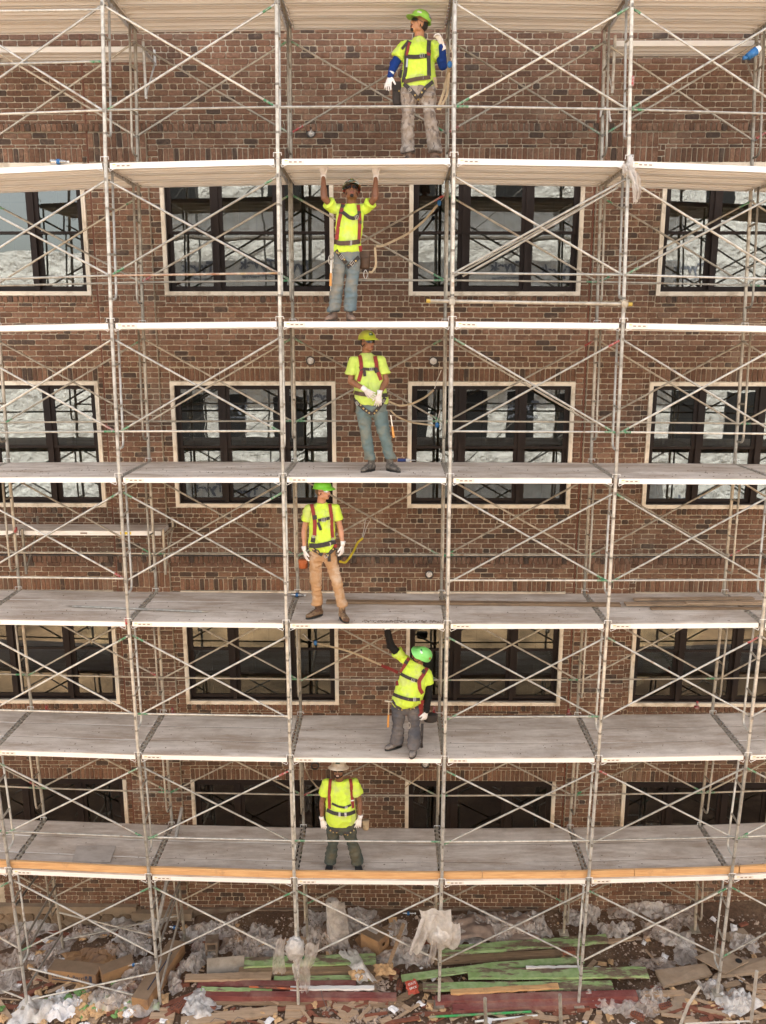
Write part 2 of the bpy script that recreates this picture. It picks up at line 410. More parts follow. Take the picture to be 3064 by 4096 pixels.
# --- outlet boxes stuffed with paper
M_BOX = pmat('outlet_box', (.05,.045,.04), .6); M_PAPER = pmat('crumpled_paper', (.88,.80,.75), .8, var=.2, scale=30, bump=1, bscale=40, bdist=.02)
OUT = [(.235, 10.472, 1, 'beside the man in camouflage'), (.172, 7.295, 1, 'left of the man with folded gloved hands'), (2.008, 7.293, 1, 'right of the man with folded gloved hands'), (1.99, 3.977, 1, 'right of the man in tan trousers'), (.131, .66, 0, 'left of the lowest man'), (1.969, .70, 1, 'right of the lowest man')]
for (x, z, p, t_) in OUT:
    r0 = empty('outlet_box', (x, WY, z)); tag(r0, ('round outlet box stuffed with white paper ' if p else 'open dark round pipe hole in the brick wall ') + t_, 'outlet', 'round outlet boxes in the brick wall')
    b = MB(); n = 20; b.rings([[(x + math.cos(2*math.pi*i/n)*r, y, z + math.sin(2*math.pi*i/n)*r) for i in range(n)] for r, y in ((.068, WY + .01), (.068, WY - .035), (.056, WY - .035), (.056, WY + .005))], cap=True); b.build('box_ring', M_BOX, r0)
    if p:
        b = MB(); n = 12
        V = [Vector((x, WY - .05, z))]; F = []
        for k in range(1, 5):
            for i in range(n):
                rr = .013*k + random.uniform(-.004, .004); V.append(Vector((x + math.cos(2*math.pi*i/n)*rr, WY - .048 + .009*k + random.uniform(-.008, .008), z + math.sin(2*math.pi*i/n)*rr)))
        for i in range(n): F.append((0, 1+i, 1+(i+1) % n))
        for k in range(3):
            for i in range(n): F.append((1+k*n+i, 1+(k+1)*n+i, 1+(k+1)*n+(i+1) % n, 1+k*n+(i+1) % n))
        b.add(V, F); b.build('paper_wad', M_PAPER, r0)
# ================================================================== GROUND and the far side of the site
def gz(x, y):
    h = -2.2 + .04*noise.noise(Vector((x*.6, y*.6, 0))) + .035*noise.noise(Vector((x*2.1, y*2.1, 3)))
    h += .025*noise.noise(Vector((x*6, y*6, 5)))
    if y > .9: h += (y - .9)*(.12 if x > -2 else -.05) * min(1, max(.0, (x + 2.6)/1.5) if x > -2.6 else 1)
    if x > 4.6: h += min(.3, (x - 4.6)*.08)
    if x < -2.4: h -= min(.2, (-2.4 - x)*.1)
    return h
t = NT('soil'); n1 = t.noise(1.1, 8, .7); n2 = t.noise(16, 6, .75)
k = t.ramp(n1, [(.3, (.08,.046,.027)), (.5, (.135,.08,.048)), (.72, (.22,.15,.095))]); k = t.mix(1.0, k, t.ramp(n2, [(.3, (.6,.58,.55)), (.7, (1.5,1.45,1.4))]), 'MULTIPLY')
t.l(k, t.b.inputs['Base Color']); t.b.inputs['Roughness'].default_value = .95; t.bump(t.noise(22, 8, .75), 1, .04); M_SOIL = t.mat
b = MB(); nx, ny = 190, 90; X0, X1, Y0, Y1 = -7, 10.5, -3.5, 2.0
V = [(X0 + (X1-X0)*i/nx, Y0 + (Y1-Y0)*j/ny, gz(X0 + (X1-X0)*i/nx, Y0 + (Y1-Y0)*j/ny)) for j in range(ny+1) for i in range(nx+1)]
b.add(V, [(j*(nx+1)+i, j*(nx+1)+i+1, (j+1)*(nx+1)+i+1, (j+1)*(nx+1)+i) for j in range(ny) for i in range(nx)])
tag(b.build('ground', M_SOIL, smooth=True), kind='structure')
b = MB(); b.box((-250, -250, -2.9), (250, 250, -2.5)); tag(b.build('terrain', M_SOIL), kind='structure')
b = MB()   # apron that carries the soil on to the far side
nx, ny = 60, 60; X0, X1, Y0, Y1 = -40, 42, -16, -3.49
V = [(X0+(X1-X0)*i/nx, Y0+(Y1-Y0)*j/ny, -2.24 + .3*noise.noise(Vector((i*.31, j*.27, 1)))*min(1, (ny-j)/8)) for j in range(ny+1) for i in range(nx+1)]
b.add(V, [(j*(nx+1)+i, j*(nx+1)+i+1, (j+1)*(nx+1)+i+1, (j+1)*(nx+1)+i) for j in range(ny) for i in range(nx)])
M_SAND = pmat('sandy_dirt', (.26,.175,.10), .95, var=.6, scale=.8, bump=1, bscale=4, bdist=.1)
tag(b.build('site_ground', M_SAND, smooth=True), kind='structure')
M_BANK = pmat('dirt_bank', (.45,.29,.13), .95, var=.6, scale=1.0, bump=1, bscale=6, bdist=.1)
b = MB(); nx, ny = 90, 16
V = []
for j in range(ny+1):
    for i in range(nx+1):
        x = -30 + 62*i/nx; s = j/ny; V.append((x, -13.2 - 2.4*s + .5*noise.noise(Vector((x*.5, s*4, 0))), -2.3 + 2.5*s + .3*noise.noise(Vector((x*.8, s*3, 7)))))
b.add(V, [(j*(nx+1)+i, j*(nx+1)+i+1, (j+1)*(nx+1)+i+1, (j+1)*(nx+1)+i) for j in range(ny) for i in range(nx)])
tag(b.build('dirt_bank', M_BANK), kind='structure')
M_WRAP = pmat('house_wrap', (.78,.78,.77), .5, var=.14, scale=1.6, bump=1, bscale=2.6, bdist=.22)
M_INK = pmat('wrap_print', (.22,.24,.3), .7, var=.1); M_INKR = pmat('wrap_print_red', (.5,.06,.04), .7)
M_DARKO = pmat('dark_opening', (.02,.02,.022), .5)
ob = empty('wrapped_building', (1.4, -18, -2.2)); tag(ob, 'white wrapped building across the site, seen mirrored in the window panes', 'building')
b = MB(); b.box((-8, -26, .0), (33, -18, 15)); b.box((-24, -26, .0), (-8.2, -18.4, 10.6)); b.build('wall_wrap', M_WRAP, ob)
ro = random.Random(6)
for z, h_, w1 in ((3.45, 1.9, 1.3), (.2, .9, .6), (12.2, 1.5, 1.3), (7.6, .7, .6)):
    x = -7.5
    while x < 30:
        w_ = w1*ro.uniform(.7, 1.35); b = MB(); b.box((x, -18.05, z + ro.uniform(-.1, .1)), (x + w_, -17.985, z + h_*ro.uniform(.85, 1.05))); b.build('window_opening', M_DARKO, ob); x += w_ + ro.uniform(.5, 1.3) if z > 1 and z < 6 else w_ + ro.uniform(2, 4)
def text(s_, size, loc, rot, mat, parent, name='print', ext=.001, align='CENTER', bold=0):
    c = bpy.data.curves.new(name, 'FONT'); c.body = s_; c.size = size; c.align_x = align; c.extrude = ext; c.offset = bold; c.materials.append(mat)
    M = Matrix.Translation(loc) @ rot.to_4x4() if not isinstance(rot, Matrix) else Matrix.Translation(loc) @ rot
    tmp = bpy.data.objects.new(name, c); COL.objects.link(tmp); me = bpy.data.meshes.new_from_object(tmp.evaluated_get(bpy.context.evaluated_depsgraph_get())); bpy.data.objects.remove(tmp); me.name = name
    return inst(name, me, parent, M)
RB = Matrix.Rotation(math.pi, 4, 'Z') @ Matrix.Rotation(math.pi/2, 4, 'X')
def mirror_at(px, py):
    v = at(px, py, 22.08); return v.x, v.z
# scaffold added before the wrapped building to break up its reflection in the panes
asc = empty('added_scaffold', (1.4, -16.8, -2.2)); tag(asc, 'grey scaffold added in front of the wrapped building, seen only mirrored in the panes', 'scaffolding')
M_ATB = pmat('added_scaffold_tube', (.10,.095,.09), .5, metal=.3, bump=0)
for i in range(9):
    x = -8 + i*2.4; b = MB(); b.tube((x, -16.8, -1.5), (x, -16.8, 14), .035, 6); b.build('pole', M_ATB, asc)
for z in (.4, 2.6, 6.6, 8.6, 10.9, 13):
    b = MB(); b.box((-8, -17.5, z), (12, -16.75, z + .07)); b.build('platform', M_DK, asc)
    if z in (2.6, 6.6, 10.9):
        for i in range(8): x = -8 + i*2.4; b = MB(); b.tube((x, -16.8, z), (x + 2.4, -16.8, z + 2), .025, 6); b.build('brace', M_ATB, asc)
for (px, py) in ((1030, 1075), (790, 1085), (1180, 1085), (2030, 1085), (2230, 1100), (2760, 1090), (930, 1640), (1290, 1600), (2090, 1640), (970, 1985), (2760, 2015), (830, 1970)):
    x, z = mirror_at(px, py)
    text('Tyvek', .5, (x, -17.97, z), RB, M_INK, ob, bold=.02); text('CommercialWrap', .15, (x, -17.97, z - .3), RB, M_INK, ob, bold=.004)
# ================================================================== SCAFFOLD
NX = list(range(-3, 5))
FR = [[(-5.7,11.62),(-3.92,11.64),(-1.98,11.65),(.04,11.66),(2.103,11.665),(4.143,11.62),(6.096,11.6),(7.92,11.58)],
[(-5.898,9.52),(-4.061,9.643),(-2.073,9.728),(.008,9.772),(2.125,9.776),(4.218,9.741),(6.23,9.665),(8.1,9.547)],
[(-6.038,7.726),(-4.157,7.791),(-2.13,7.836),(-.013,7.86),(2.139,7.862),(4.268,7.843),(6.318,7.803),(8.232,7.741)],
[(-6.118,5.856),(-4.21,5.868),(-2.16,5.876),(-.024,5.88),(2.146,5.881),(4.294,5.877),(6.366,5.87),(8.306,5.859)],
[(-6.143,3.956),(-4.223,3.918),(-2.167,3.891),(-.026,3.877),(2.147,3.876),(4.3,3.887),(6.378,3.911),(8.328,3.947)],
[(-6.119,2.066),(-4.201,1.98),(-2.152,1.921),(-.02,1.89),(2.143,1.887),(4.286,1.912),(6.356,1.965),(8.303,2.047)],
[(-6.049,.22),(-4.147,.09),(-2.116,.001),(-.006,-.046),(2.134,-.05),(4.254,-.012),(6.304,.069),(8.234,.193)],
[(-5.939,-2.3),(-4.09,-2.224),(-2.07,-2.449),(.011,-2.224),(2.125,-2.143),(4.215,-2.123),(6.27,-1.9),(8.126,-1.9)]]
DP = 1.316
BK = [[(-5.8,11.58),(-3.95,11.6),(-1.99,11.63),(.041,11.655),(2.104,11.66),(4.149,11.62),(6.127,11.6),(7.99,11.56)],
[(-5.962,9.538),(-4.071,9.64),(-2.064,9.709),(.016,9.745),(2.122,9.749),(4.211,9.719),(6.236,9.657),(8.151,9.56)],
[(-6.078,7.724),(-4.151,7.781),(-2.111,7.82),(-.002,7.84),(2.134,7.843),(4.253,7.826),(6.31,7.791),(8.261,7.737)],
[(-6.147,5.846),(-4.198,5.861),(-2.139,5.871),(-.012,5.877),(2.141,5.877),(4.277,5.873),(6.353,5.864),(8.326,5.849)],
[(-6.174,3.939),(-4.214,3.915),(-2.147,3.898),(-.015,3.889),(2.143,3.888),(4.284,3.895),(6.367,3.91),(8.35,3.934)],
[(-6.161,2.035),(-4.202,1.973),(-2.139,1.93),(-.011,1.908),(2.141,1.906),(4.276,1.924),(6.355,1.962),(8.336,2.021)],
[(-6.113,.161),(-4.164,.064),(-2.114,-.003),(-.002,-.038),(2.134,-.041),(4.254,-.012),(6.319,.048),(8.288,.141)],
[(-6.032,-2.4),(-4.05,-2.392),(-2.012,-2.145),(.021,-2.127),(2.124,-2.1),(4.248,-1.949),(6.397,-1.884),(8.209,-1.85)]]
def F(l, p): x, z = FR[l][p+3]; return Vector((x, 0, z))
def B_(l, p): x, z = BK[l][p+3]; return Vector((x, DP, z))
def dz(l, x, y):
    def row(R):
        for i in range(7):
            if x <= R[i+1][0] or i == 6:
                t_ = (x - R[i][0])/(R[i+1][0]-R[i][0]); return R[i][1] + t_*(R[i+1][1]-R[i][1])
    return row(FR[l])*(1-y/DP) + row(BK[l])*y/DP
def tube_mat(name, base, worn, rust, ramt):
    t = NT(name); oi = t.n('ShaderNodeObjectInfo').outputs['Random']
    k = t.ramp(t.noise(9, 6, .7), [(.35, base), (.6, worn)])
    k = t.mix(t.ramp(t.noise(5, 6, .7), [(.62-.12*ramt, (0,0,0,1)), (.74, (1,1,1,1))]), k, rust)
    k = t.mix(1.0, k, t.ramp(oi, [(0, (.72,.7,.66,1)), (.5, (1,1,1,1)), (1, (1.15,1.1,1.02,1))]), 'MULTIPLY')
    t.l(k, t.b.inputs['Base Color']); t.b.inputs['Metallic'].default_value = .25; t.b.inputs['Roughness'].default_value = .38
    t.bump(t.noise(120, 4, .6), .3, .002); return t.mat
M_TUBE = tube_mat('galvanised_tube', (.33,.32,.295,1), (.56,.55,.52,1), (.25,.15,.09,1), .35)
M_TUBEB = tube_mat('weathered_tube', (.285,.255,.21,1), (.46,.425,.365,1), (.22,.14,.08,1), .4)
M_TUBER = tube_mat('rusty_tube', (.30,.13,.07,1), (.5,.42,.33,1), (.42,.3,.06,1), .5)
M_GRN = pmat('green_paint', (.035,.20,.085), .5, var=.4, scale=30, dirt=(.35,.33,.28), dirt_amt=.35, dscale=25)
M_RED = pmat('red_paint', (.34,.03,.03), .5, var=.3, scale=30, dirt=(.35,.3,.26), dirt_amt=.3, dscale=25)
M_ALU = pmat('aluminium_rail', (.84,.82,.79), .45, metal=.05, var=.03, scale=3, bump=.1)
M_HOOK = pmat('hook_steel', (.34,.30,.25), .6, var=.2, bump=0)
t = NT('aluminium_deck')
sx = t.noise(2.2, 8, .75, stretch=(.35, 1.6, 1)); k = t.ramp(t.noise(6, 6, .7, stretch=(.3, 2, 1)), [(.3, (.52,.45,.39,1)), (.7, (.68,.60,.53,1))])
k = t.mix(t.ramp(sx, [(.44, (0,0,0,1)), (.62, (.9,.9,.9,1))]), k, (.37,.285,.22,1)); k = t.mix(t.ramp(t.noise(.9, 5, .7), [(.5, (0,0,0,1)), (.65, (.55,.55,.55,1))]), k, (.34,.27,.215,1))
k = t.mix(t.ramp(t.noise(45, 5, .8), [(.66, (0,0,0,1)), (.72, (.8,.8,.8,1))]), k, (.12,.075,.055,1))
t.l(k, t.b.inputs['Base Color']); t.b.inputs['Roughness'].default_value = .6; t.b.inputs['Metallic'].default_value = .15
t.bump(t.noise(60, 5, .7), .3, .003); M_DECK = t.mat
M_PAN = pmat('aluminium_pan', (.68,.65,.62), .5, metal=.05, var=.03, scale=2, bump=0, stretch=(.3,1,1))
M_LAB = pmat('paper_label', (.72,.68,.62), .6, var=.05); M_LABY = pmat('yellow_label', (.75,.55,.03), .5, var=.05); M_PRT = pmat('label_print', (.25,.18,.14), .6, var=.1)
M_GREY2 = pmat('lock_steel', (.22,.20,.17), .5, metal=.3, var=.3, scale=20)
scaf = empty('scaffolding', (1.4, .66, -2.2))
tag(scaf, 'tall tubular steel scaffolding with aluminium plank decks covering the brick front', 'scaffolding')
rt = random.Random(11)
# ---- planks
PW = .432; _pl = {}
def plank_meshes(L):
    key = round(L, 2)
    if key in _pl: return _pl[key]
    L = key; prof = []; n = 13; e = .012
    prof.append((0, -.008)); 
    for i in range(n):
        a = e + (PW-2*e)*i/n; w1 = (PW-2*e)/n
        prof += [(a, -.007), (a + w1*.12, 0), (a + w1*.6, 0), (a + w1*.72, -.007)]
    prof += [(PW, -.008), (PW, -.074), (PW-.03, -.074), (PW-.03, -.068), (PW-.006, -.068), (PW-.006, -.026)]
    m_ = 3
    for i in range(m_):
        a = PW - .006 - (PW-.012)*i/m_; w1 = (PW-.012)/m_
        prof += [(a - w1*.10, -.024), (a - w1*.14, -.062), (a - w1*.30, -.062), (a - w1*.34, -.024), (a - w1*.60, -.028), (a - w1*.62, -.036), (a - w1*.70, -.036), (a - w1*.72, -.024)]
    prof += [(.006, -.026), (.006, -.068), (.03, -.068), (.03, -.074), (0, -.074)]
    b = MB(); N = len(prof); V = [(0, y, z) for y, z in prof] + [(L, y, z) for y, z in prof]
    top = 1 + 4*n + 1
    for i in range(N):
        j = (i+1) % N
        mi = 0 if i < top - 1 else (1 if (prof[i][1] <= -.0 and (i in (top-1, top, N-1) or j == 0)) else 2)
        b.add([V[i], V[N+i], V[N+j], V[j]], [(0, 1, 2, 3)], mi)
    # end channels closing the plank
    for x in (0, L - .012): b.box((x + .0005, .001, -.073), (x + .0115, PW-.001, -.0085), mi=2)
    me = b.mesh('deck_plank', [M_DECK, M_ALU, M_PAN])
    h = MB()
    for s_, x in ((-1, 0), (1, L)):
        for k in range(4):
            yy = .035 + (PW-.11)*k/3 + (.0 if s_ < 0 else .045)
            X = [x - s_*.03, x + s_*.028, x + s_*.062, x + s_*.07]
            Z = [-.012, -.004, -.014, -.05]
            for q in range(3):
                a, c = (X[q], X[q+1]); za, zc_ = Z[q], Z[q+1]
                V = [(a, yy, za), (c, yy, zc_), (c, yy+.034, zc_), (a, yy+.034, za), (a, yy, za-.008), (c, yy, zc_-.008), (c, yy+.034, zc_-.008), (a, yy+.034, za-.008)]
                h.add(V, [(0,1,2,3), (4,7,6,5), (0,4,5,1), (2,6,7,3), (1,5,6,2), (0,3,7,4)])
    hm = h.mesh('plank_hook', [M_HOOK])
    _pl[key] = (me, hm, L); return _pl[key]
def plank(P, Q, yoff_dir, parent=scaf, label=True):
    """P,Q: plank corner at left and right node line"""
    d = Q - P; L = d.length - .094; u = d.normalized(); P = P + u*.047
    me, hm, LL = plank_meshes(L)
    x = u; y = (yoff_dir - x*yoff_dir.dot(x)).normalized(); z = x.cross(y)
    M = Matrix.Identity(4)
    for i, v in enumerate((x*(L/LL), y, z)):
        for kk in range(3): M[kk][i] = v[kk]
    M.translation = P
    o = inst('deck_plank', me, parent, M); tag(inst('plank_hook', hm, o, M), kind='stuff')
    return o, M
M_STK = [M_LAB, M_PRT, M_LABY]
def sticker(o, M):
    b = MB(); b.box((.03, -.0035, -.062), (.27, -.0, -.02), mi=0)
    for i in range(3): b.box((.085 + i*.06, -.0045, -.048), (.085 + i*.06 + .035, -.003, -.034), mi=1)
    b.box((.035, -.0045, -.030), (.07, -.003, -.022), mi=2)
    b.build('label', M_STK, o, M=M)
for l in range(0, 7):
    for p in range(-3, 4):
        f0, f1, b0, b1 = F(l, p), F(l, p+1), B_(l, p), B_(l, p+1)
        if l < 3 and p == -3: continue
        for j in range(3):
            ty = (.006 + j*(PW + .004))/DP
            P = f0.lerp(b0, ty); Q = f1.lerp(b1, ty); P.z += rt.uniform(-.004, .004)
            o, M = plank(P, Q, (b0 - f0))
            if j == 0 and p > -3: sticker(o, M)
# ---- frames
RL, RI, RBc = .0230, .0158, .0138
def jbend(top, bot, leg_dir, r, mat, parent):
    pts = [top, bot + Vector((0, 0, .1)), bot + Vector((0, leg_dir*.01, .05)), bot + Vector((0, leg_dir*.04, .012)), bot + Vector((0, leg_dir*.09, 0)), bot + Vector((0, leg_dir*.19, .0))]
    b = MB(); b.path(pts, r, 8); return b.build('inner_leg', mat, parent, smooth=True)
IN = .24
for l in range(0, 7):
    for p in range(-2, 4):
        f0, f1, b0, b1 = F(l, p), F(l+1, p), B_(l, p), B_(l+1, p)
        fr = empty('frame', f1, scaf)
        top = 0 if l else .0
        tf = f0 + Vector((0, 0, .09)); tb = b0 + Vector((0, 0, .09))
        tube_obj('leg', f1 + Vector((0, 0, .0)), f0, RL, M_TUBE, fr, 12)
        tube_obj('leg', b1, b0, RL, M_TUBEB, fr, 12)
        u = Vector((0, 0, 1))
        a = f0 - u*.03; c = b0 - u*.03
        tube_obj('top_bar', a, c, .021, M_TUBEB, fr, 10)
        H = (f0.z - f1.z)
        zb = f0.z - 1.60
        for (q0, q1, sg, mt) in ((f0, f1, 1, M_TUBE), (b0, b1, -1, M_TUBEB)):
            def pt(z_):
                tt = (q0.z - z_)/(q0.z - q1.z); return q0.lerp(q1, tt)
            tI = q0 + Vector((0, sg*IN, -.03)); bI = pt(q0.z - 1.60) + Vector((0, sg*IN, 0))
            jbend(tI, bI, -sg, RI, mt, fr)
            for zz in (.53, 1.07):
                tube_obj('rung', pt(q0.z - zz), pt(q0.z - zz + .0) + Vector((0, sg*IN, .02)), .0145, M_TUBEB, fr, 8)
        # coupling collar and toggle pin above each deck
        for q, mt, yy in ((f0, M_TUBE, -.03), (b0, M_TUBEB, -.03)):
            tube_obj('collar', q - u*.012, q + u*.0, RL*1.22, mt, fr, 12)
            zz = q.z + .055
            b = MB(); b.path([(q.x - .048, yy, zz - .045), (q.x - .048, yy, zz), (q.x + .048, yy, zz), (q.x + .048, yy, zz - .03)] if yy > -1 else [], .0045, 6)
            M = Matrix.Translation((0, q.y, 0)); o = b.build('toggle_pin', M_ALU, fr, M=M)
        sb_ = MB()
        for q0, q1, sg in ((f0, f1, 1), (b0, b1, -1)):
            for zz in (q0.z - .20, (q1.z + .57 if l < 6 else q0.z - 1.38)):
                v = q0.lerp(q1, (q0.z - zz)/(q0.z - q1.z)); sb_.tube(v - Vector((0, .034, 0)), v + Vector((0, .034, 0)), .009, 6); sb_.tube(v + Vector((-.036, sg*.03, 0)), v + Vector((.036, sg*.03, 0)), .010, 6); sb_.box((v.x - .012, v.y - .03 - .012, v.z - .018), (v.x + .012, v.y - .024, v.z + .018))
        for zz in (.53, 1.07, 1.6):
            v = f0 - Vector((0, 0, zz)); v.x = f0.lerp(f1, zz/(f0.z-f1.z)).x; sb_.tube(v - Vector((0, 0, .014)), v + Vector((0, 0, .014)), RL*1.12, 10)
        tag(sb_.build('brace_lock', M_GREY2, fr), kind='stuff')
        # brackets hanging under the front rail beside the post
        b = MB()
        for s_ in (-1, 1): b.path([(f0.x + s_*.035, -.004, f0.z - .07), (f0.x + s_*.05, -.008, f0.z - .105), (f0.x + s_*.085, -.01, f0.z - .085), (f0.x + s_*.12, -.006, f0.z - .072)], .004, 5)
        tag(b.build('plank_latch', M_ALU, fr), kind='stuff')
# foot plates
for p in range(-2, 4):
    for q in (F(7, p), B_(7, p)):
        b = MB(); b.box((q.x-.075, q.y-.075, q.z-.012), (q.x+.075, q.y+.075, q.z+.002)); b.build('base_plate', M_TUBEB, scaf)
# ---- braces and rails
def brace(p, q, mat, r=RBc, ends=None, par=None, off=0):
    d = (q-p).normalized(); a = p + d*.03; c = q - d*.03
    o = tube_obj('brace_tube', a, c, r, mat, par, 8)
    for k, e in enumerate(ends or (None, None)):
        if e is None: continue
        s_ = a if k == 0 else c - d*.16; tube_obj('painted_end', s_, s_ + d*rt.uniform(.1, .17), r*1.08, e, par, 8)
    return o
rp = random.Random(21)
def pe():
    r = rp.random(); return M_GRN if r < .42 else (M_RED if r > .93 else None)
for l in range(0, 7):
    for p in range(-3, 4):
        for back in (0, 1):
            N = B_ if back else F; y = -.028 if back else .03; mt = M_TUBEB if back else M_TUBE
            if (p == -3 or p == 3) and l < 1 and back: pass
            if not back and p == 0 and l != 6: continue
            if p == -3 and l < 3: continue
            def nd(pp, up):
                q0, q1 = N(l, pp), N(l+1, pp)
                z_ = q0.z - .20 if up else (q1.z + .57 if l < 6 else q0.z - 1.38)
                tt = (q0.z - z_)/(q0.z-q1.z); v = q0.lerp(q1, tt); v.y += y; return v
            g = empty('cross_brace', nd(p, 0), scaf)
            yo = Vector((0, .014, 0))
            brace(nd(p, 1) + yo, nd(p+1, 0) + yo, mt, ends=(pe(), pe()), par=g)
            brace(nd(p, 0) - yo, nd(p+1, 1) - yo, mt, ends=(pe(), pe()), par=g)
def rail(l, p, back, dz0=.60, mat=None, nm='guard_rail', e=True):
    N = B_ if back else F; y = -.05 if back else -.0
    a = N(l+1, p); c = N(l+1, p+1); q0 = N(l, p); r0_ = N(l, p+1)
    A = a.lerp(q0, dz0/1.98); C = c.lerp(r0_, dz0/1.98); A.y += y + .012; C.y += y + .012
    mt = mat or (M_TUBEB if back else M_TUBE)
    tube_obj(nm, A, C, .0135, mt, scaf, 8)
    d = (C-A).normalized()
    for (s_, k) in ((A, 1), (C, -1)):
        if e and rp.random() < .4: tube_obj('painted_end', s_ + d*k*.03, s_ + d*k*.17, .0146, M_GRN, scaf, 8)
for p in range(-2, 4): rail(0, p, 0)
rail(0, -2, 0, 1.15); rail(0, -2, 0, 1.72)
for p in (-2, 1, 2, 3): rail(1, p, 0)
rail(1, -1, 0, mat=M_TUBER)
for p in (-2, -1, 1, 2, 3): rail(2, p, 0)
for p in (-3, -2, 1, 2, 3): rail(3, p, 0)
for p in (-3, -2, -1, 1): rail(4, p, 0, .62)
for p in range(-3, 4): rail(5, p, 0, .64)
for l in range(1, 6):
    for p in range(-3, 4): rail(l, p, 1)
# extra tubes seen in the right bay of the second lift
brace(at(1842, 1110, .06), at(2480, 745, .06), M_TUBE, par=scaf)
# long tube clamped across the bay, yellow tipped
r0 = empty('scaffold_tube', at(1712, 1204, -.045)); tag(r0, 'long grey tube with yellow ends clamped across the outside of one bay', 'tube')
pA, pB = at(1712, 1204, -.05), at(2522, 1217, -.05); d = (pB-pA).normalized()
tube_obj('tube_body', pA, pB, .022, M_TUBEB, r0, 12); M_YEL = pmat('yellow_paint', (.42,.29,.05), .5)
tube_obj('yellow_end', pA - d*.02, pA + d*.03, .024, M_YEL, r0, 12); tube_obj('yellow_end', pB - d*.03, pB + d*.02, .024, M_YEL, r0, 12)
for px in (1808, 2494):
    q = at(px, 1205 + (px-1712)*.016, -.03); b = MB(); b.box((q.x-.035, -.085, q.z-.035), (q.x+.035, .03, q.z+.035)); b.path([(q.x-.05, -.04, q.z+.04), (q.x, -.09, q.z+.05), (q.x+.05, -.04, q.z+.04)], .008, 6); b.build('clamp', M_TUBEB, r0)
# base lift on the left: squat braces, screw jacks
def pxt(a, ya, c, yc, mat=M_TUBE, r=RBc, ends=None): brace(at(*a, ya), at(*c, yc), mat, r, ends, scaf)
pxt((105, 3870), .03, (640, 4007), .03); pxt((120, 3998), .0, (640, 3886), .0)
pxt((228, 3648), DP, (668, 3756), DP, M_TUBE); pxt((245, 3762), DP-.03, (725, 3660), DP-.03, M_TUBE)
pxt((0, 3958), .03, (100, 3997), .03); pxt((0, 3886), .0, (95, 3866), .0); pxt((668, 3752), DP, (760, 3790), DP)
# sloping stair stringers between the two lowest left frames
M_GREYW = tube_mat('grey_stringer', (.2,.18,.16,1), (.3,.28,.25,1), (.15,.1,.07,1), .3)
for k, (a, c) in enumerate((((222, 3545), (85, 3780)), ((222, 3600), (92, 3832)), ((150, 3500), (60, 3625)), ((250, 3730), (105, 3955)))):
    o = tube_obj('diagonal_strut', at(*a, DP-.1), at(*c, .12), .018, M_GREYW, scaf, 8)
for k, (a, c) in enumerate((((728, 3230), (618, 3760)), ((722, 3520), (622, 3760)), ((715, 3560), (630, 3800)), ((725, 3640), (640, 3960)), ((690, 3500), (612, 3640)))):
    o = tube_obj('diagonal_strut', at(*a, DP-.1), at(*c, .1), .018 if k else .03, M_GREYW, scaf, 8)
# ---- bracket decks between scaffold and wall
def bracket_deck(xa, xb, z, y, nb, label, stk=None):
    r_ = empty('bracket_platform', (xa, y, z), scaf); 
    P = Vector((xa, y, z)); Q = Vector((xb, y, z))
    n = max(1, round((xb-xa)/2.13)); 
    for i in range(n):
        a = P.lerp(Q, i/n); c = P.lerp(Q, (i+1)/n)
        me, hm, LL = plank_meshes((c-a).length - .02); M = Matrix.Translation(a + Vector((.01, 0, 0)))
        inst('bracket_plank', me, r_, M)
    for x in nb:
        b = MB(); b.path([(x, DP+.02, z-.075), (x, y+.50, z-.075)], .016, 8); b.path([(x, DP+.02, z-.62), (x, y+.48, z-.085)], .013, 8); b.path([(x, y+.5, z-.1), (x, y+.5, z+.10)], .018, 8)
        b.path([(x, DP+.025, z-.66), (x, DP+.025, z+.04)], .02, 8); b.build('side_bracket', M_TUBE if z > 8 else M_TUBEB, r_)
    return r_
bz = at(300, 185, 1.40).z; bracket_deck(-6.1, -1.93, bz, 1.40, (-1.90, -4.05), '')
bzr = at(2700, 160, 1.40).z; bracket_deck(4.32, 8.3, bzr, 1.40, (4.30, 6.22), '')
bz3 = at(300, 2122, 1.40).z; bracket_deck(-6.3, -2.04, bz3, 1.40, (-2.0, -4.1), '')
b = MB(); q = at(480, 2128, 1.385); b.box((q.x, 1.393, bz3-.058), (q.x+.16, 1.3995, bz3-.02)); b.build('label', M_LABY, scaf)
b = MB(); q = at(320, 2128, 1.385); b.box((q.x, 1.393, bz3-.05), (q.x+.1, 1.3995, bz3-.03)); b.build('label', M_PRT, scaf)
# red paint marks and clamps
for (px, py, Y) in ((508, 2483, 0), (62, 2120, DP), (186, 2835, 1.42), (690, 2845, 1.42), (1737, 2840, 1.42), (2275, 2850, 1.42), (2788, 2820, 1.42)):
    q = at(px, py, Y); 
    if Y < 1.4: tube_obj('painted_band', q - Vector((0, 0, .045)), q + Vector((0, 0, .045)), .0262, M_RED, scaf, 12)
    else:
        b = MB(); b.tube(q - Vector((0, 0, .05)), q + Vector((0, 0, .06)), .02, 8); b.box((q.x-.035, q.y-.03, q.z-.05), (q.x+.035, q.y+.03, q.z-.02)); b.build('bracket_stub', M_RED, scaf)
q0 = at(2531, 305, 0); q1 = at(2527, 345, 0); tube_obj('painted_band', q1, q0, .0236, M_RED, scaf, 12)
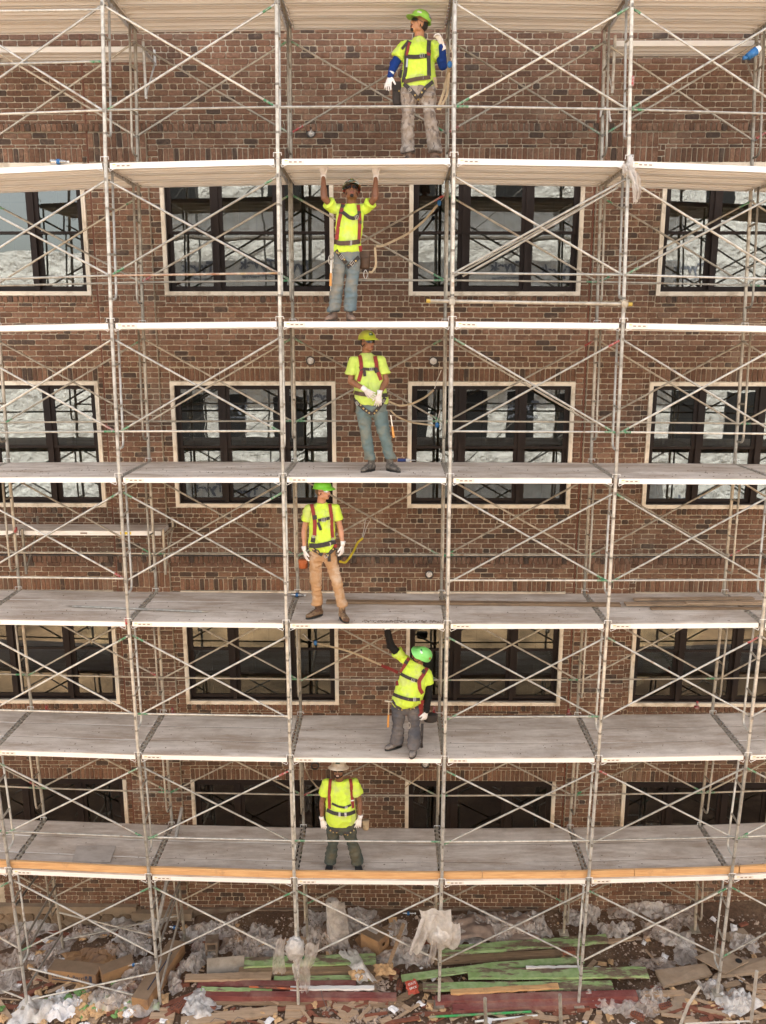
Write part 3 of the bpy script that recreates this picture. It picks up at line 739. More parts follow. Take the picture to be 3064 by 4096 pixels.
# ================================================================== PEOPLE
def fuse(mb, name, mat, parent, voxel, smooth=4, wr=None, seed=0):
    me = mb.mesh(name + '_src', []); o = bpy.data.objects.new('src', me); COL.objects.link(o)
    md = o.modifiers.new('r', 'REMESH'); md.mode = 'VOXEL'; md.voxel_size = voxel; md.use_smooth_shade = True
    if smooth: sm = o.modifiers.new('s', 'SMOOTH'); sm.iterations = smooth; sm.factor = .5
    dg = bpy.context.evaluated_depsgraph_get(); dg.update()
    me2 = bpy.data.meshes.new_from_object(o.evaluated_get(dg)); bpy.data.objects.remove(o); bpy.data.meshes.remove(me)
    me2.name = name; me2.materials.clear(); me2.materials.append(mat)
    if wr:
        n = len(me2.vertices); nor = [v.normal.copy() for v in me2.vertices]
        for v, nn in zip(me2.vertices, nor):
            v.co += nn * wr(v.co, seed)
    for p in me2.polygons: p.use_smooth = True
    me2.update(); return inst(name, me2, parent)
def wr_shirt(c, s):
    a = noise.noise(Vector((c.x*9 + s, c.y*9, c.z*3.2))); b = noise.noise(Vector((c.x*22, c.y*22 + s, c.z*8)))
    r = 1 - abs(noise.noise(Vector((c.x*7 + c.z*5, c.y*6 + s, c.z*6 - c.x*4))))*2
    return .011*a + .005*b + .018*max(0, r - .5) + .003
def wr_slv(c, s):
    return .005*noise.noise(Vector((c.x*12 + s, c.y*12, c.z*12))) + .012*max(0, .5 - abs(noise.noise(Vector((c.x*6, c.y*6 + s, c.z*16))))*1.8) + .004
def wr_trs(c, s):
    a = noise.noise(Vector((c.x*7 + s, c.y*7, c.z*6))); r = 1 - abs(noise.noise(Vector((c.x*5 + s, c.y*5, c.z*13))))*2
    b = noise.noise(Vector((c.x*14, c.y*14 + s, c.z*24)))
    return .010*a + .020*max(0, r - .4) + .006*b + .000
def skin_mat(name, col):
    t = NT(name); k = t.ramp(t.noise(7, 4), [(.3, tuple(x*.82 for x in col) + (1,)), (.7, tuple(min(1, x*1.12) for x in col) + (1,))])
    t.l(k, t.b.inputs['Base Color']); t.b.inputs['Roughness'].default_value = .5; t.b.inputs['Specular IOR Level'].default_value = .4
    t.b.inputs['Subsurface Weight'].default_value = .06; t.b.inputs['Subsurface Radius'].default_value = (.01, .004, .002)
    t.bump(t.noise(220, 2), .15, .001); return t.mat
def cloth(name, col, rough=.85, var=.1, dirt=None, amt=.2, scale=5): return pmat(name, col, rough, var=var, scale=scale, dirt=dirt, dirt_amt=amt, dscale=4, bump=.35, bscale=260, bdist=.002, spec=.25)
M_HIVIS = pmat('hi_vis_cotton', (.55,.73,.075), .85, var=.08, scale=5, dirt=(.5,.60,.16), dirt_amt=.0, dscale=4, bump=.75, bscale=13, bdist=.035, spec=.2, bstretch=(1,1,.4))
M_HIVIS2 = pmat('hi_vis_cotton_pale', (.53,.69,.14), .85, var=.08, scale=5, dirt=(.46,.57,.17), dirt_amt=.1, dscale=4, bump=.75, bscale=13, bdist=.035, spec=.2, bstretch=(1,1,.4))
M_STRAP = pmat('harness_web_maroon', (.23,.025,.02), .75, var=.2, scale=20, bump=.5, bscale=400)
M_STRB = pmat('harness_web_black', (.035,.028,.026), .75, var=.3, scale=20, bump=.5, bscale=400)
M_LEATH = pmat('leather_belt', (.075,.04,.022), .6, var=.35, scale=12)
M_METAL = pmat('buckle_metal', (.55,.52,.48), .3, metal=.9, var=.1)
M_BRASS = pmat('grommet_brass', (.5,.36,.14), .4, metal=.7, var=.1)
M_TAN = pmat('tan_web', (.40,.31,.2), .85, var=.2, scale=14)
M_GLW = pmat('white_glove', (.74,.70,.68), .85, var=.06, scale=20); M_GLG = pmat('grey_glove', (.60,.56,.54), .85, var=.12, scale=20)
M_LENS = pmat('dark_lens', (.01,.01,.014), .08, var=0, bump=0); M_HAIR = pmat('dark_hair', (.016,.011,.009), .8, var=.3, scale=60, bump=.8, bscale=300)
M_LIP = pmat('lips', (.22,.07,.05), .45, var=.1); M_TEETH = pmat('teeth', (.75,.7,.62), .3, var=.02); M_EYE = pmat('eye_white', (.6,.58,.55), .2, var=0)
M_SOLE = pmat('boot_sole', (.03,.028,.026), .8, var=.3, scale=20); M_INKD = pmat('sticker_ink', (.02,.05,.03), .6)
M_CLR = None
def clear_mat(name, tint=(.9,.92,.92,1), amt=.35):
    t = NT(name); t.t.nodes.remove(t.b); a = t.n('ShaderNodeBsdfTransparent'); a.inputs[0].default_value = tint; g = t.n('ShaderNodeBsdfGlossy'); g.inputs['Roughness'].default_value = .08
    m_ = t.n('ShaderNodeMixShader'); m_.inputs[0].default_value = amt; t.l(a.outputs[0], m_.inputs[1]); t.l(g.outputs[0], m_.inputs[2]); t.l(m_.outputs[0], t.out.inputs[0]); return t.mat
M_CLR = clear_mat('clear_lens')
def V3(*a): return Vector(a)
def hand(wrist, dirv, palm, thumb_side, curl, mat, parent, s=1.0, spread=.13, thumb_a=38, cuffdir=None):
    """wrist point, finger direction, palm normal (the way the palm faces), thumb side vector"""
    X = dirv.normalized(); N = (palm - X*palm.dot(X)).normalized(); S = X.cross(N).normalized()
    if S.dot(thumb_side) < 0: S = -S
    b = MB(); n = 12
    def ring(c, rx, ry): return [c + S*(rx*math.cos(2*math.pi*i/n)) + N*(ry*math.sin(2*math.pi*i/n)) for i in range(n)]
    b.rings([ring(wrist - X*.03*s, .026*s, .020*s), ring(wrist, .027*s, .020*s), ring(wrist + X*.03*s, .036*s, .019*s), ring(wrist + X*.065*s, .044*s, .017*s), ring(wrist + X*.095*s, .043*s, .015*s), ring(wrist + X*.103*s, .036*s, .010*s)])
    L = (.074, .082, .076, .060)
    for k in range(4):
        off = (.0335 - .0225*k)*s; ang = spread*(1.5 - k)
        base = wrist + X*.088*s + S*off; d = (X + S*math.tan(ang*.8)).normalized(); pts = [base - d*.02*s, base]; a = curl*.5
        for sg in (.45, .32, .26):
            dd = d*math.cos(a) + N*math.sin(a); pts.append(pts[-1] + dd*L[k]*sg*s); a += curl*.75
        b.path(pts, .01, 8, rs=[.0105*s, .0108*s, .0098*s, .0092*s, .0072*s])
    tb = wrist + X*.022*s + S*.024*s; ta = math.radians(thumb_a); d = X*math.cos(ta) + S*math.sin(ta) + N*.25; d.normalize()
    d2 = (d + X*.35 + N*.25*(curl+.2)).normalized()
    b.path([tb - d*.01, tb + d*.035*s, tb + d*.035*s + d2*.032*s, tb + d*.035*s + d2*.06*s], .012, 8, rs=[.016*s, .0145*s, .012*s, .009*s])
    o = fuse(b, 'glove', mat, parent, .0042, 2)
    c = MB(); c.rings([ring(wrist - X*.05*s, .038*s, .034*s), ring(wrist - X*.01*s, .034*s, .029*s), ring(wrist + X*.014*s, .035*s, .025*s)]); cf = c.build('glove_cuff', M_GLW, o, smooth=True)
    return o
def head(b, c, R, s=1.0):
    """adds head shapes; R columns: right, forward, up"""
    T = lambda x, y, z: c + R @ Vector((x*s, y*s, z*s))
    b.ell(T(0, -.012, .032), (.074*s, .094*s, .088*s), 16, 10, R); b.ell(T(0, .028, -.035), (.059*s, .062*s, .078*s), 16, 10, R)
    b.ell(T(0, .062, -.092), (.027*s, .022*s, .020*s), 10, 7, R)
    for sx in (-1, 1):
        b.ell(T(sx*.036, .055, -.02), (.026*s, .026*s, .026*s), 10, 7, R); b.ell(T(sx*.077, -.006, -.012), (.010*s, .019*s, .031*s), 10, 7, R)
        b.ell(T(sx*.05, .005, -.065), (.022*s, .036*s, .026*s), 10, 7, R); b.ell(T(sx*.014, .098, -.034), (.009*s, .010*s, .008*s), 8, 6, R)
    b.caps(T(-.034, .076, .032), T(.034, .076, .032), .013*s); b.caps(T(0, .084, .014), T(0, .108, -.028), .0085*s, .0125*s)
    b.caps(T(-.016, .086, -.059), T(.016, .086, -.059), .0085*s); b.caps(T(-.013, .084, -.071), T(.013, .084, -.071), .0085*s)
def helmet(c, R, mat, parent, full=False, s=1.0, tip=0.0, stick=()):
    h = empty('hard_hat', c, parent); up0 = .058
    rx, ry, rz = .106*s, .129*s, .102*s; n = 36; nv = 9; RR = R @ Matrix.Rotation(tip, 3, 'X')
    T = lambda x, y, z: c + RR @ Vector((x, y, z + up0))
    def rad(th, ph):
        x = math.cos(th); rdg = 0
        for k in (-.30, 0, .30):
            d = (x*math.cos(ph)) - k; rdg = max(rdg, math.exp(-(d/.07)**2))
        return 1 + .022*rdg*(.4 + .6*math.sin(ph))
    rows = []
    for j in range(nv+1):
        ph = (math.pi/2)*(j/nv)*.985; rows.append([T(rx*math.cos(ph)*math.cos(t_)*rad(t_, ph), ry*math.cos(ph)*math.sin(t_)*rad(t_, ph) - .006, rz*math.sin(ph)*rad(t_, ph)) for t_ in [2*math.pi*i/n for i in range(n)]])
    def brimw(t_):
        f = max(0, math.sin(t_)); return (.045 + .012*f) if full else (.010 + .052*f**1.6)
    low = []; low2 = []
    for i in range(n):
        t_ = 2*math.pi*i/n; w_ = brimw(t_); dr = -.012 - .02*(w_ > .03)*1.0
        low.append(T((rx + w_)*math.cos(t_), (ry + w_)*math.sin(t_) - .006, dr)); low2.append(T((rx + w_)*math.cos(t_), (ry + w_)*math.sin(t_) - .006, dr - .005))
    inner = [T(rx*.94*math.cos(2*math.pi*i/n), ry*.94*math.sin(2*math.pi*i/n) - .006, -.006) for i in range(n)]
    inner2 = [T(rx*.7*math.cos(2*math.pi*i/n), ry*.7*math.sin(2*math.pi*i/n) - .006, rz*.6) for i in range(n)]
    b = MB(); b.rings([inner2, inner, low2, low] + rows, cap=True); b.build('shell', mat, h, smooth=True)
    for (x, y, z, wd, ht, mt) in stick:   # stickers follow the shell: az, el in degrees
        az, el = math.radians(x), math.radians(y); V = []; F = []
        for j in range(5):
            for i in range(5):
                a = az + (i/4 - .5)*wd/rx; e = el + (j/4 - .5)*ht/rz; q = 1.035
                V.append(T(rx*q*math.cos(e)*math.cos(a), ry*q*math.cos(e)*math.sin(a) - .006, rz*q*math.sin(e)))
        for j in range(4):
            for i in range(4): F.append((j*5+i, j*5+i+1, (j+1)*5+i+1, (j+1)*5+i))
        sb = MB(); sb.add(V, F); sb.build('sticker', mt, h, smooth=True)
    return h
def glasses(c, R, parent, mat=M_LENS, s=1.0, name='sunglasses'):
    T = lambda x, y, z: c + R @ Vector((x*s, y*s, z*s)); g = empty(name, c, parent)
    for sx in (-1, 1):
        b = MB(); V = []; F = []; n = 7
        for j, (z, sh) in enumerate(((.020, .96), (.013, 1), (.0, 1), (-.012, .92), (-.017, .75))):
            for i in range(n):
                a = math.radians(8 + 52*i/(n-1)*sh); V.append(T(sx*.079*math.sin(a)*1.02, .022 + .082*math.cos(a) + .004, .006 + z*(1 if i < n-1 else .7)))
        for j in range(4):
            for i in range(n-1): F.append((j*n+i, j*n+i+1, (j+1)*n+i+1, (j+1)*n+i))
        m0 = len(V); V += [v + R @ Vector((0, -.003, 0)) for v in V]; F += [tuple(m0 + q for q in reversed(f)) for f in F]; b.add(V, F); b.build('lens', mat, g, smooth=True)
        b = MB(); b.path([T(sx*.066, .066, .012), T(sx*.078, .03, .012), T(sx*.081, -.012, .006)], .0032*s, 6); b.build('temple', M_STRB, g)
    b = MB(); b.path([T(-.06, .078, .024), T(-.03, .100, .026), T(0, .105, .022), T(.03, .100, .026), T(.06, .078, .024)], .0032*s, 6); b.build('bridge', M_STRB, g)
def boot(ank, toe, z, mat, parent, s=1.0):
    d = Vector((toe.x - ank.x, toe.y - ank.y, 0)); L = min(max(d.length, .1), .21); d.normalize(); sd = Vector((-d.y, d.x, 0)); u = Vector((0, 0, 1)); a = Vector((ank.x, ank.y, z))
    b = MB(); n = 14
    def ring(t_, hw, h0, h1): return [a + d*t_ + sd*(hw*math.cos(2*math.pi*i/n)) + u*((h0+h1)/2 + (h1-h0)/2*math.sin(2*math.pi*i/n)) for i in range(n)]
    b.rings([ring(-.085*s, .018, .03, .07), ring(-.07*s, .036, .014, .10), ring(-.02*s, .043, .014, .13), ring(.04*s, .046, .014, .11), ring(.10*s, .052, .014, .085), ring(.15*s, .050, .014, .072), ring(.18*s, .036, .018, .058), ring(.193*s, .018, .022, .045)])
    b.rings([[a + d*(-.015 + .052*math.cos(2*math.pi*i/n)) + sd*(.046*math.sin(2*math.pi*i/n)) + u*hh for i in range(n)] for hh in (.06, .12, .19)])
    o = fuse(b, 'boot', mat, parent, .008, 2)
    b = MB(); n = 18; P = []
    for i in range(n):
        t_ = 2*math.pi*i/n; q = .055 + .145*math.cos(t_); wv = .048 + .006*math.cos(t_); P.append(a + d*q*s + sd*(wv*math.sin(t_)))
    b.rings([[p + u*.001 for p in P], [p + u*.02 for p in P]]); b.build('sole', M_SOLE, o)
    b = MB()
    for i in range(4): q = .03 + .028*i; b.path([a + d*q + sd*.025 + u*(.125 - .012*i), a + d*(q+.008) + u*(.133 - .013*i), a + d*q - sd*.025 + u*(.125 - .012*i)], .003, 5)
    b.build('lace', M_STRB, o); return o
def strapper(objs):
    V = []; F = []
    for o in objs:
        k = len(V); V += [WM[o.name] @ v.co for v in o.data.vertices]; F += [tuple(k + i for i in p.vertices) for p in o.data.polygons]
    return BVHTree.FromPolygons(V, F)
def strap(bvh, pts, width, mat, parent, name='strap', off=.009, th=.004, tail=None, closest=False, steps=7):
    """pts in source pixels; laid on the surface of the clothing"""
    P = []; C_ = []; Nn = []; ds_ = []
    for i in range(len(pts) - 1):
        for k in range(steps):
            t_ = k/steps; P.append((pts[i][0]*(1-t_) + pts[i+1][0]*t_, pts[i][1]*(1-t_) + pts[i+1][1]*t_))
    P.append(pts[-1]); H = []
    for px, py in P:
        d = ray(px, py).normalized(); h, n_, _, q_ = bvh.ray_cast(CAM, d)
        if h is not None and q_ < 16: H.append((h, n_, q_))
    if len(H) < 3:
        H = []
        for px, py in P:
            h, n_, _, q_ = bvh.find_nearest(CAM + ray(px, py).normalized()*11.2); H.append((h, n_, (h-CAM).length))
    med = sorted(x[2] for x in H)[len(H)//2]
    H = [x for x in H if abs(x[2] - med) < .16] or H
    C_ = [x[0] + x[1]*off*.5 + (CAM - x[0]).normalized()*off for x in H]; Nn = [x[1].copy() for x in H]
    if len(C_) < 2: C_.append(C_[0] + Vector((0, 0, .02))); Nn.append(Nn[0])
    for _ in range(3): C_ = [C_[0]] + [(C_[i-1] + C_[i]*2 + C_[i+1])/4 for i in range(1, len(C_)-1)] + [C_[-1]]
    if tail: C_.append(C_[-1] + Vector(tail)); Nn.append(Nn[-1])
    b = MB(); R = []
    for i, c in enumerate(C_):
        d = (C_[min(i+1, len(C_)-1)] - C_[max(i-1, 0)]).normalized(); nn = Nn[i]*.3 + (CAM - c).normalized()*.7; sd = d.cross(nn)
        if sd.length < 1e-4: sd = Vector((0, 0, 1))
        sd.normalize(); nn = sd.cross(d).normalized()
        if nn.dot(CAM - c) < 0: nn = -nn
        R.append([c - sd*width/2 - nn*th/2, c + sd*width/2 - nn*th/2, c + sd*width/2 + nn*th/2, c - sd*width/2 + nn*th/2])
    b.rings(R); return b.build(name, mat, parent)
def on(bvh, px, py, off=.012):
    d = ray(px, py).normalized(); h, n_, _, ds = bvh.ray_cast(CAM, d)
    if h is None or ds > 16: h, n_, _, _ = bvh.find_nearest(CAM + d*11.0)
    return h + n_*off, n_
def grommets(bvh, pts, parent, r=.011):
    for (px, py) in pts:
        c, n_ = on(bvh, px, py, .016); n_ = (n_*.5 + (CAM-c).normalized()*.5).normalized(); x, y = frame_of(n_)
        b = MB(); m_ = 10
        b.rings([[c + (x*math.cos(2*math.pi*i/m_) + y*math.sin(2*math.pi*i/m_))*rr + n_*hh for i in range(m_)] for rr, hh in ((r, -.003), (r, .002), (r*.45, .002), (r*.45, -.003))]); b.build('grommet', M_BRASS, parent)
def buckle(bvh, px, py, w_, h_, parent, ang=0):
    c, n_ = on(bvh, px, py, .022); n_ = (n_*.4 + (CAM-c).normalized()*.6).normalized(); x = Vector((1, 0, 0)); x = (x - n_*x.dot(n_)).normalized(); z = n_.cross(x)
    if z.z < 0: z = -z
    ca, sa = math.cos(ang), math.sin(ang); X = x*ca + z*sa; Z = z*ca - x*sa
    b = MB(); q = [c - X*w_/2 - Z*h_/2, c + X*w_/2 - Z*h_/2, c + X*w_/2 + Z*h_/2, c - X*w_/2 + Z*h_/2]; b.path(q + [q[0]], .0035, 6); b.tube(c - Z*h_/2, c + Z*h_/2, .0028, 6); b.build('buckle', M_METAL, parent)
def person(P):
    Z = lambda x, y: (P['o'][0] + x/P['s'], P['o'][1] + y/P['s'])
    y0 = P['y']
    def J(k, dy=0): x, y = Z(*P[k][:2]); return at(x, y, y0 + (P[k][2] if len(P[k]) > 2 else 0) + dy)
    shL, shR, hipL, hipR = J('shL'), J('shR'), J('hipL'), J('hipR'); nk = J('neck'); hd = J('head')
    kL, kR, aL, aR = J('kL'), J('kR'), J('aL'), J('aR'); zl = P['zl']; zr = P.get('zr', zl)
    root = empty('person', Vector(((aL.x+aR.x)/2, y0, zl))); tag(root, P['label'], 'person', 'construction workers standing on the scaffolding')
    W = P.get('w', 1.0); ms = P['skin']
    hc = (hipL + hipR)/2; hx = (hipR - hipL).length/2; ax = (hipR - hipL).normalized(); ay = Vector((0, 1, 0)); sc_ = (shL + shR)/2; sx = (shR - shL).normalized()
    # ---- head basis
    f = Vector(P['face']).normalized(); up = Vector(P.get('up', (0, 0, 1))); up = (up - f*up.dot(f)).normalized(); rg = f.cross(up).normalized()
    R = Matrix((rg, f, up)).transposed()
    eL, eR, wL, wR = J('eL'), J('eR'), J('wL'), J('wR')
    b = MB(); head(b, hd, R, P.get('hs', 1.0)); b.caps(hd - up*.05 - f*.022, nk - Vector((0, -.02, .03)), .056*W**.5, .064*W**.5)
    n = 16
    def er(c, rx, ry, dx=None): dx = dx or ax; return [c + dx*(rx*math.cos(2*math.pi*i/n)) + ay*(ry*math.sin(2*math.pi*i/n)) for i in range(n)]
    mid = hc.lerp(nk, .5)
    b.rings([er(hc, hx*.7, .07), er(mid, hx*.7, .07), er(nk - Vector((0, 0, .14)), .09, .06, sx), er(nk - Vector((0, 0, .02)), .06, .05, sx)])
    for sh, e, w_ in ((shL, eL, wL), (shR, eR, wR)):
        b.caps(nk.lerp(sh, .5) - Vector((0, 0, .06)), sh, .04, .042*W); b.caps(sh, e, .043*W, .041*W); b.caps(e, e.lerp(w_, .93), .042*W, .027*W); b.caps(e.lerp(w_, .12), e.lerp(w_, .4), .044*W, .041*W)
    fuse(b, 'body', ms, root, .0065, 3)
    # ---- face things
    T = lambda x, y, z: hd + R @ (Vector((x, y, z))*P.get('hs', 1.0))
    b = MB(); b.caps(T(-.017, .0915, -.0595), T(.017, .0915, -.0595), .0062); b.caps(T(-.014, .0895, -.0705), T(.014, .0895, -.0705), .0068); b.build('lips', M_LIP, root, smooth=True)
    if P.get('teeth'): b = MB(); b.caps(T(-.014, .0955, -.0645), T(.014, .0955, -.0645), .0055); b.build('teeth', M_TEETH, root, smooth=True)
    if P.get('beard'):
        b = MB(); k = P['beard']
        b.ell(T(0, .066, -.096), (.026, .024, .021), 12, 8, R)
        b.caps(T(-.022, .089, -.050), T(.022, .089, -.050), .0045)
        if k > 1:
            for sx_ in (-1, 1): b.path([T(sx_*.024, .084, -.05), T(sx_*.030, .076, -.07), T(sx_*.024, .07, -.09)], .008, 6)
        if k > 2:
            for sx_ in (-1, 1): b.path([T(sx_*.03, .064, -.098), T(sx_*.056, .03, -.085), T(sx_*.069, .008, -.05)], .011, 6)
        fuse(b, 'beard', M_HAIR, root, .005, 1)
    b = MB(); b.ell(T(0, -.032, .004), (.078, .082, .078), 14, 9, R); b.build('hair', P.get('hair', M_HAIR), root, smooth=True)
    for sx_ in (-1, 1): b = MB(); b.ell(T(sx_*.032, .078, .008), (.012, .008, .006), 8, 6, R); b.build('eye', M_EYE, root, smooth=True)
    if P.get('glass', 1) == 1: glasses(hd, R, root, s=P.get('hs', 1.0))
    else: glasses(hd, R, root, M_CLR, P.get('hs', 1.0), 'safety_glasses')
    helmet(hd, R, P['hat'], root, P.get('full', False), P.get('hs', 1.0), P.get('tip', .0), P.get('stick', ()))
    # ---- sleeves under the shirt
    if P.get('under'):
        b = MB()
        for sh, e, w_ in ((shL, eL, wL), (shR, eR, wR)): b.caps(sh.lerp(e, .1), e, .045*W, .051*W); b.caps(e, w_.lerp(e, .06), .050*W, .036*W)
        b.rings([[nk + Vector((0, 0, zz)) + sx*(rr*math.cos(2*math.pi*i/n)) + ay*(rr*.95*math.sin(2*math.pi*i/n)) for i in range(n)] for zz, rr in ((-.07, .06), (-.02, .066), (.012, .066))])
        fuse(b, 'undershirt', P['under'], root, .008, 2, wr_slv, 3)
    # ---- shirt
    b = MB(); tx = nk - hc; L = tx.length
    def tor(t_, rx, ry, dy=0): return er(hc + tx*t_ + Vector((0, dy, 0)), rx, ry, ax.lerp(sx, min(1, max(0, t_))).normalized())
    hem = P.get('hem', -.06); bl = P.get('belly', .0); cw = P.get('chest', .172)*W
    b.rings([tor(hem, hx*1.0, .125*W + bl*.6), tor(.06, hx*1.02 + .006, .135*W + bl, -bl*.4), tor(.24, hx*.98 + .006, .135*W + bl, -bl*.5), tor(.45, (hx + cw)/2*1.03, .13*W + bl*.6, -bl*.2), tor(.66, cw*1.02, .13*W), tor(.82, cw*.98, .115*W), tor(.92, cw*.62, .085*W), tor(.99, .082, .072), tor(1.015, .07, .065)])
    for sh, e, sg in ((shL, eL, -1), (shR, eR, 1)):
        b.caps(nk.lerp(sh, .32) - Vector((0, 0, .045)), sh - Vector((0, 0, .008)), .054, .060*W)
        d = (e - sh); sl_ = P.get('slv', .62); x, y = frame_of(d); q = sh + d*sl_
        b.rings([[c + (x*math.cos(2*math.pi*i/n) + y*math.sin(2*math.pi*i/n))*rr for i in range(n)] for c, rr in ((sh - d*.05, .045*W), (sh + d*.12, .064*W), (sh + d*.38, .070*W), (q - d*.03, .078*W), (q, .080*W), (q + d*.010, .066*W))])
    shirt = fuse(b, 'shirt', P['shirt'], root, .0095, 3, wr_shirt, P['seed'])
    # ---- trousers
    b = MB(); cr = J('crotch'); hj = hx*.5
    b.rings([er(hc + Vector((0, 0, .10)), hx*.90, .105*W), er(hc + Vector((0, 0, .03)), hx*.97, .12*W), er(hc - Vector((0, 0, .04)), hx*1.0, .122*W), er(Vector((hc.x, hc.y, cr.z + .03)), hx*1.0, .115*W), er(Vector((hc.x, hc.y, cr.z - .005)), hx*.9, .09*W)])
    bag = P.get('bag', 1.0)
    for h_, k_, a_ in ((hc - ax*hj, kL, aL), (hc + ax*hj, kR, aR)):
        top = Vector((h_.x, h_.y, cr.z + .05)); d = a_ - k_
        pts = [top, top.lerp(k_, .35), top.lerp(k_, .75), k_, k_.lerp(a_, .3), k_.lerp(a_, .7), k_.lerp(a_, .93), a_ + Vector((0, 0, .012))]
        rr = [hx*.54, .088*W, .076*W, .072, .071*bag, .070*bag, .078*bag, .074*bag]
        R_ = []
        for c, r_ in zip(pts, rr): R_.append([c + Vector((math.cos(2*math.pi*i/n)*r_, math.sin(2*math.pi*i/n)*r_*1.08, 0)) for i in range(n)])
        b.rings(R_)
    trs = fuse(b, 'trousers', P['trs'], root, .0095, 1, wr_trs, P['seed'] + 5)
    # ---- boots, gloves
    for a_, t_, z_ in ((aL, 'tL', zl), (aR, 'tR', zr)):
        tv = P[t_]; boot(Vector((a_.x, a_.y + .01, 0)), Vector((a_.x + tv[0], a_.y + tv[1], 0)), z_, P['boot'], root)
    for w_, k in ((wL, 'gL'), (wR, 'gR')):
        g = P[k]; hand(w_, Vector(g['d']), Vector(g['n']), Vector(g['t']), g.get('c', .35), P['glove'], root, thumb_a=g.get('ta', 38))
    bvh = strapper([shirt, trs])
    def q(pts): return [Z(*p) for p in pts]
    hs_ = empty('harness', nk, root)
    for s_ in P['straps']:
        strap(bvh, q(s_[0]), s_[1], s_[2], hs_, tail=s_[3] if len(s_) > 3 else None)
    for s_ in P.get('belts', ()): strap(bvh, q(s_[0]), s_[1], s_[2], hs_, name='belt', off=.014, th=.006)
    grommets(bvh, q(P.get('grom', ())), hs_)
    for (x, y, w_, h_, a_) in P.get('buck', ()): buckle(bvh, *Z(x, y), w_, h_, hs_, a_)
    return root, bvh, Z, hs_
M_H1 = pmat('helmet_lime', (.33,.66,.10), .35, var=.05, bump=0); M_H3 = pmat('helmet_yellow_green', (.52,.62,.045), .35, var=.04, bump=0, dirt=(.4,.42,.1), dirt_amt=.1)
M_H4 = pmat('helmet_green', (.18,.56,.035), .32, var=.04, bump=0); M_H5 = pmat('helmet_mint', (.22,.66,.17), .35, var=.05, bump=0); M_H6 = pmat('helmet_white', (.62,.55,.46), .4, var=.06, bump=0, dirt=(.4,.3,.2), dirt_amt=.2)
t = NT('helmet_patchwork'); vo = t.n('ShaderNodeTexVoronoi'); vo.inputs['Scale'].default_value = 22; t.l(t.n('ShaderNodeNewGeometry').outputs['Position'], vo.inputs['Vector'])
sp = t.n('ShaderNodeSeparateColor'); t.l(vo.outputs['Color'], sp.inputs[0])
k = t.ramp(sp.outputs[0], [(0, (.22,.10,.04)), (.3, (.03,.10,.07)), (.5, (.6,.56,.5)), (.65, (.28,.04,.03)), (.8, (.05,.04,.04)), (.92, (.4,.5,.55))], 'CONSTANT'); t.l(k, t.b.inputs['Base Color']); t.b.inputs['Roughness'].default_value = .35; M_H2 = t.mat
M_STW = pmat('sticker_white', (.7,.7,.68), .4, var=.03); M_STG = pmat('sticker_green', (.01,.12,.05), .4, var=.05); M_STY = pmat('sticker_yellow', (.7,.55,.03), .4); M_STB = pmat('sticker_blue', (.1,.12,.4), .4); M_STR = pmat('sticker_red', (.45,.2,.05), .5)
S1 = skin_mat('skin_tan', (.44,.215,.115)); S2 = skin_mat('skin_dark', (.20,.09,.05)); S3 = skin_mat('skin_brown', (.26,.12,.065)); S4 = skin_mat('skin_light', (.50,.25,.155)); S5 = skin_mat('skin_brown_two', (.26,.12,.06)); S6 = skin_mat('skin_dark_two', (.20,.095,.055))
t = NT('camouflage'); n1 = t.noise(11, 3, .6, stretch=(1, 1, .7)); n2 = t.noise(17, 3, .6, stretch=(1.2, 1, .6))
k = t.mix(t.ramp(n1, [(.46, (0,0,0)), (.5, (1,1,1))]), (.25,.20,.16,1), (.33,.28,.24,1)); k = t.mix(t.ramp(n2, [(.56, (0,0,0)), (.6, (1,1,1))]), k, (.15,.12,.10,1)); k = t.mix(t.ramp(t.noise(6, 2), [(.62, (0,0,0)), (.66, (1,1,1))]), k, (.42,.38,.34,1))
t.l(k, t.b.inputs['Base Color']); t.b.inputs['Roughness'].default_value = .9; M_CAMO = t.mat
M_T2 = cloth('blue_grey_work_trousers', (.125,.17,.19), dirt=(.22,.21,.18), amt=.3); M_T3 = cloth('teal_grey_work_trousers', (.115,.165,.17), dirt=(.2,.2,.16), amt=.3)
M_T4 = cloth('tan_canvas', (.40,.24,.125), dirt=(.5,.38,.28), amt=.15); M_T5 = cloth('dark_denim', (.075,.075,.085), dirt=(.15,.13,.12), amt=.45); M_T6 = cloth('dark_green_trousers', (.05,.062,.055), dirt=(.09,.085,.06), amt=.2)
M_B1 = pmat('dusty_boot', (.26,.17,.12), .85, var=.3, scale=20); M_B3 = pmat('black_boot', (.05,.043,.038), .75, var=.3, scale=15, dirt=(.25,.21,.17), dirt_amt=.45, dscale=14); M_B4 = pmat('brown_boot', (.075,.032,.014), .6, var=.3, scale=15, dirt=(.3,.2,.11), dirt_amt=.3, dscale=12); M_B6 = pmat('black_shoe', (.012,.012,.014), .5, var=.2); M_B5 = pmat('grey_shoe', (.10,.09,.085), .8, var=.3, dirt=(.25,.21,.18), dirt_amt=.4, dscale=15)
M_NAVY = cloth('navy_underlayer', (.006,.03,.16)); M_BLK = cloth('black_underlayer', (.010,.009,.009))
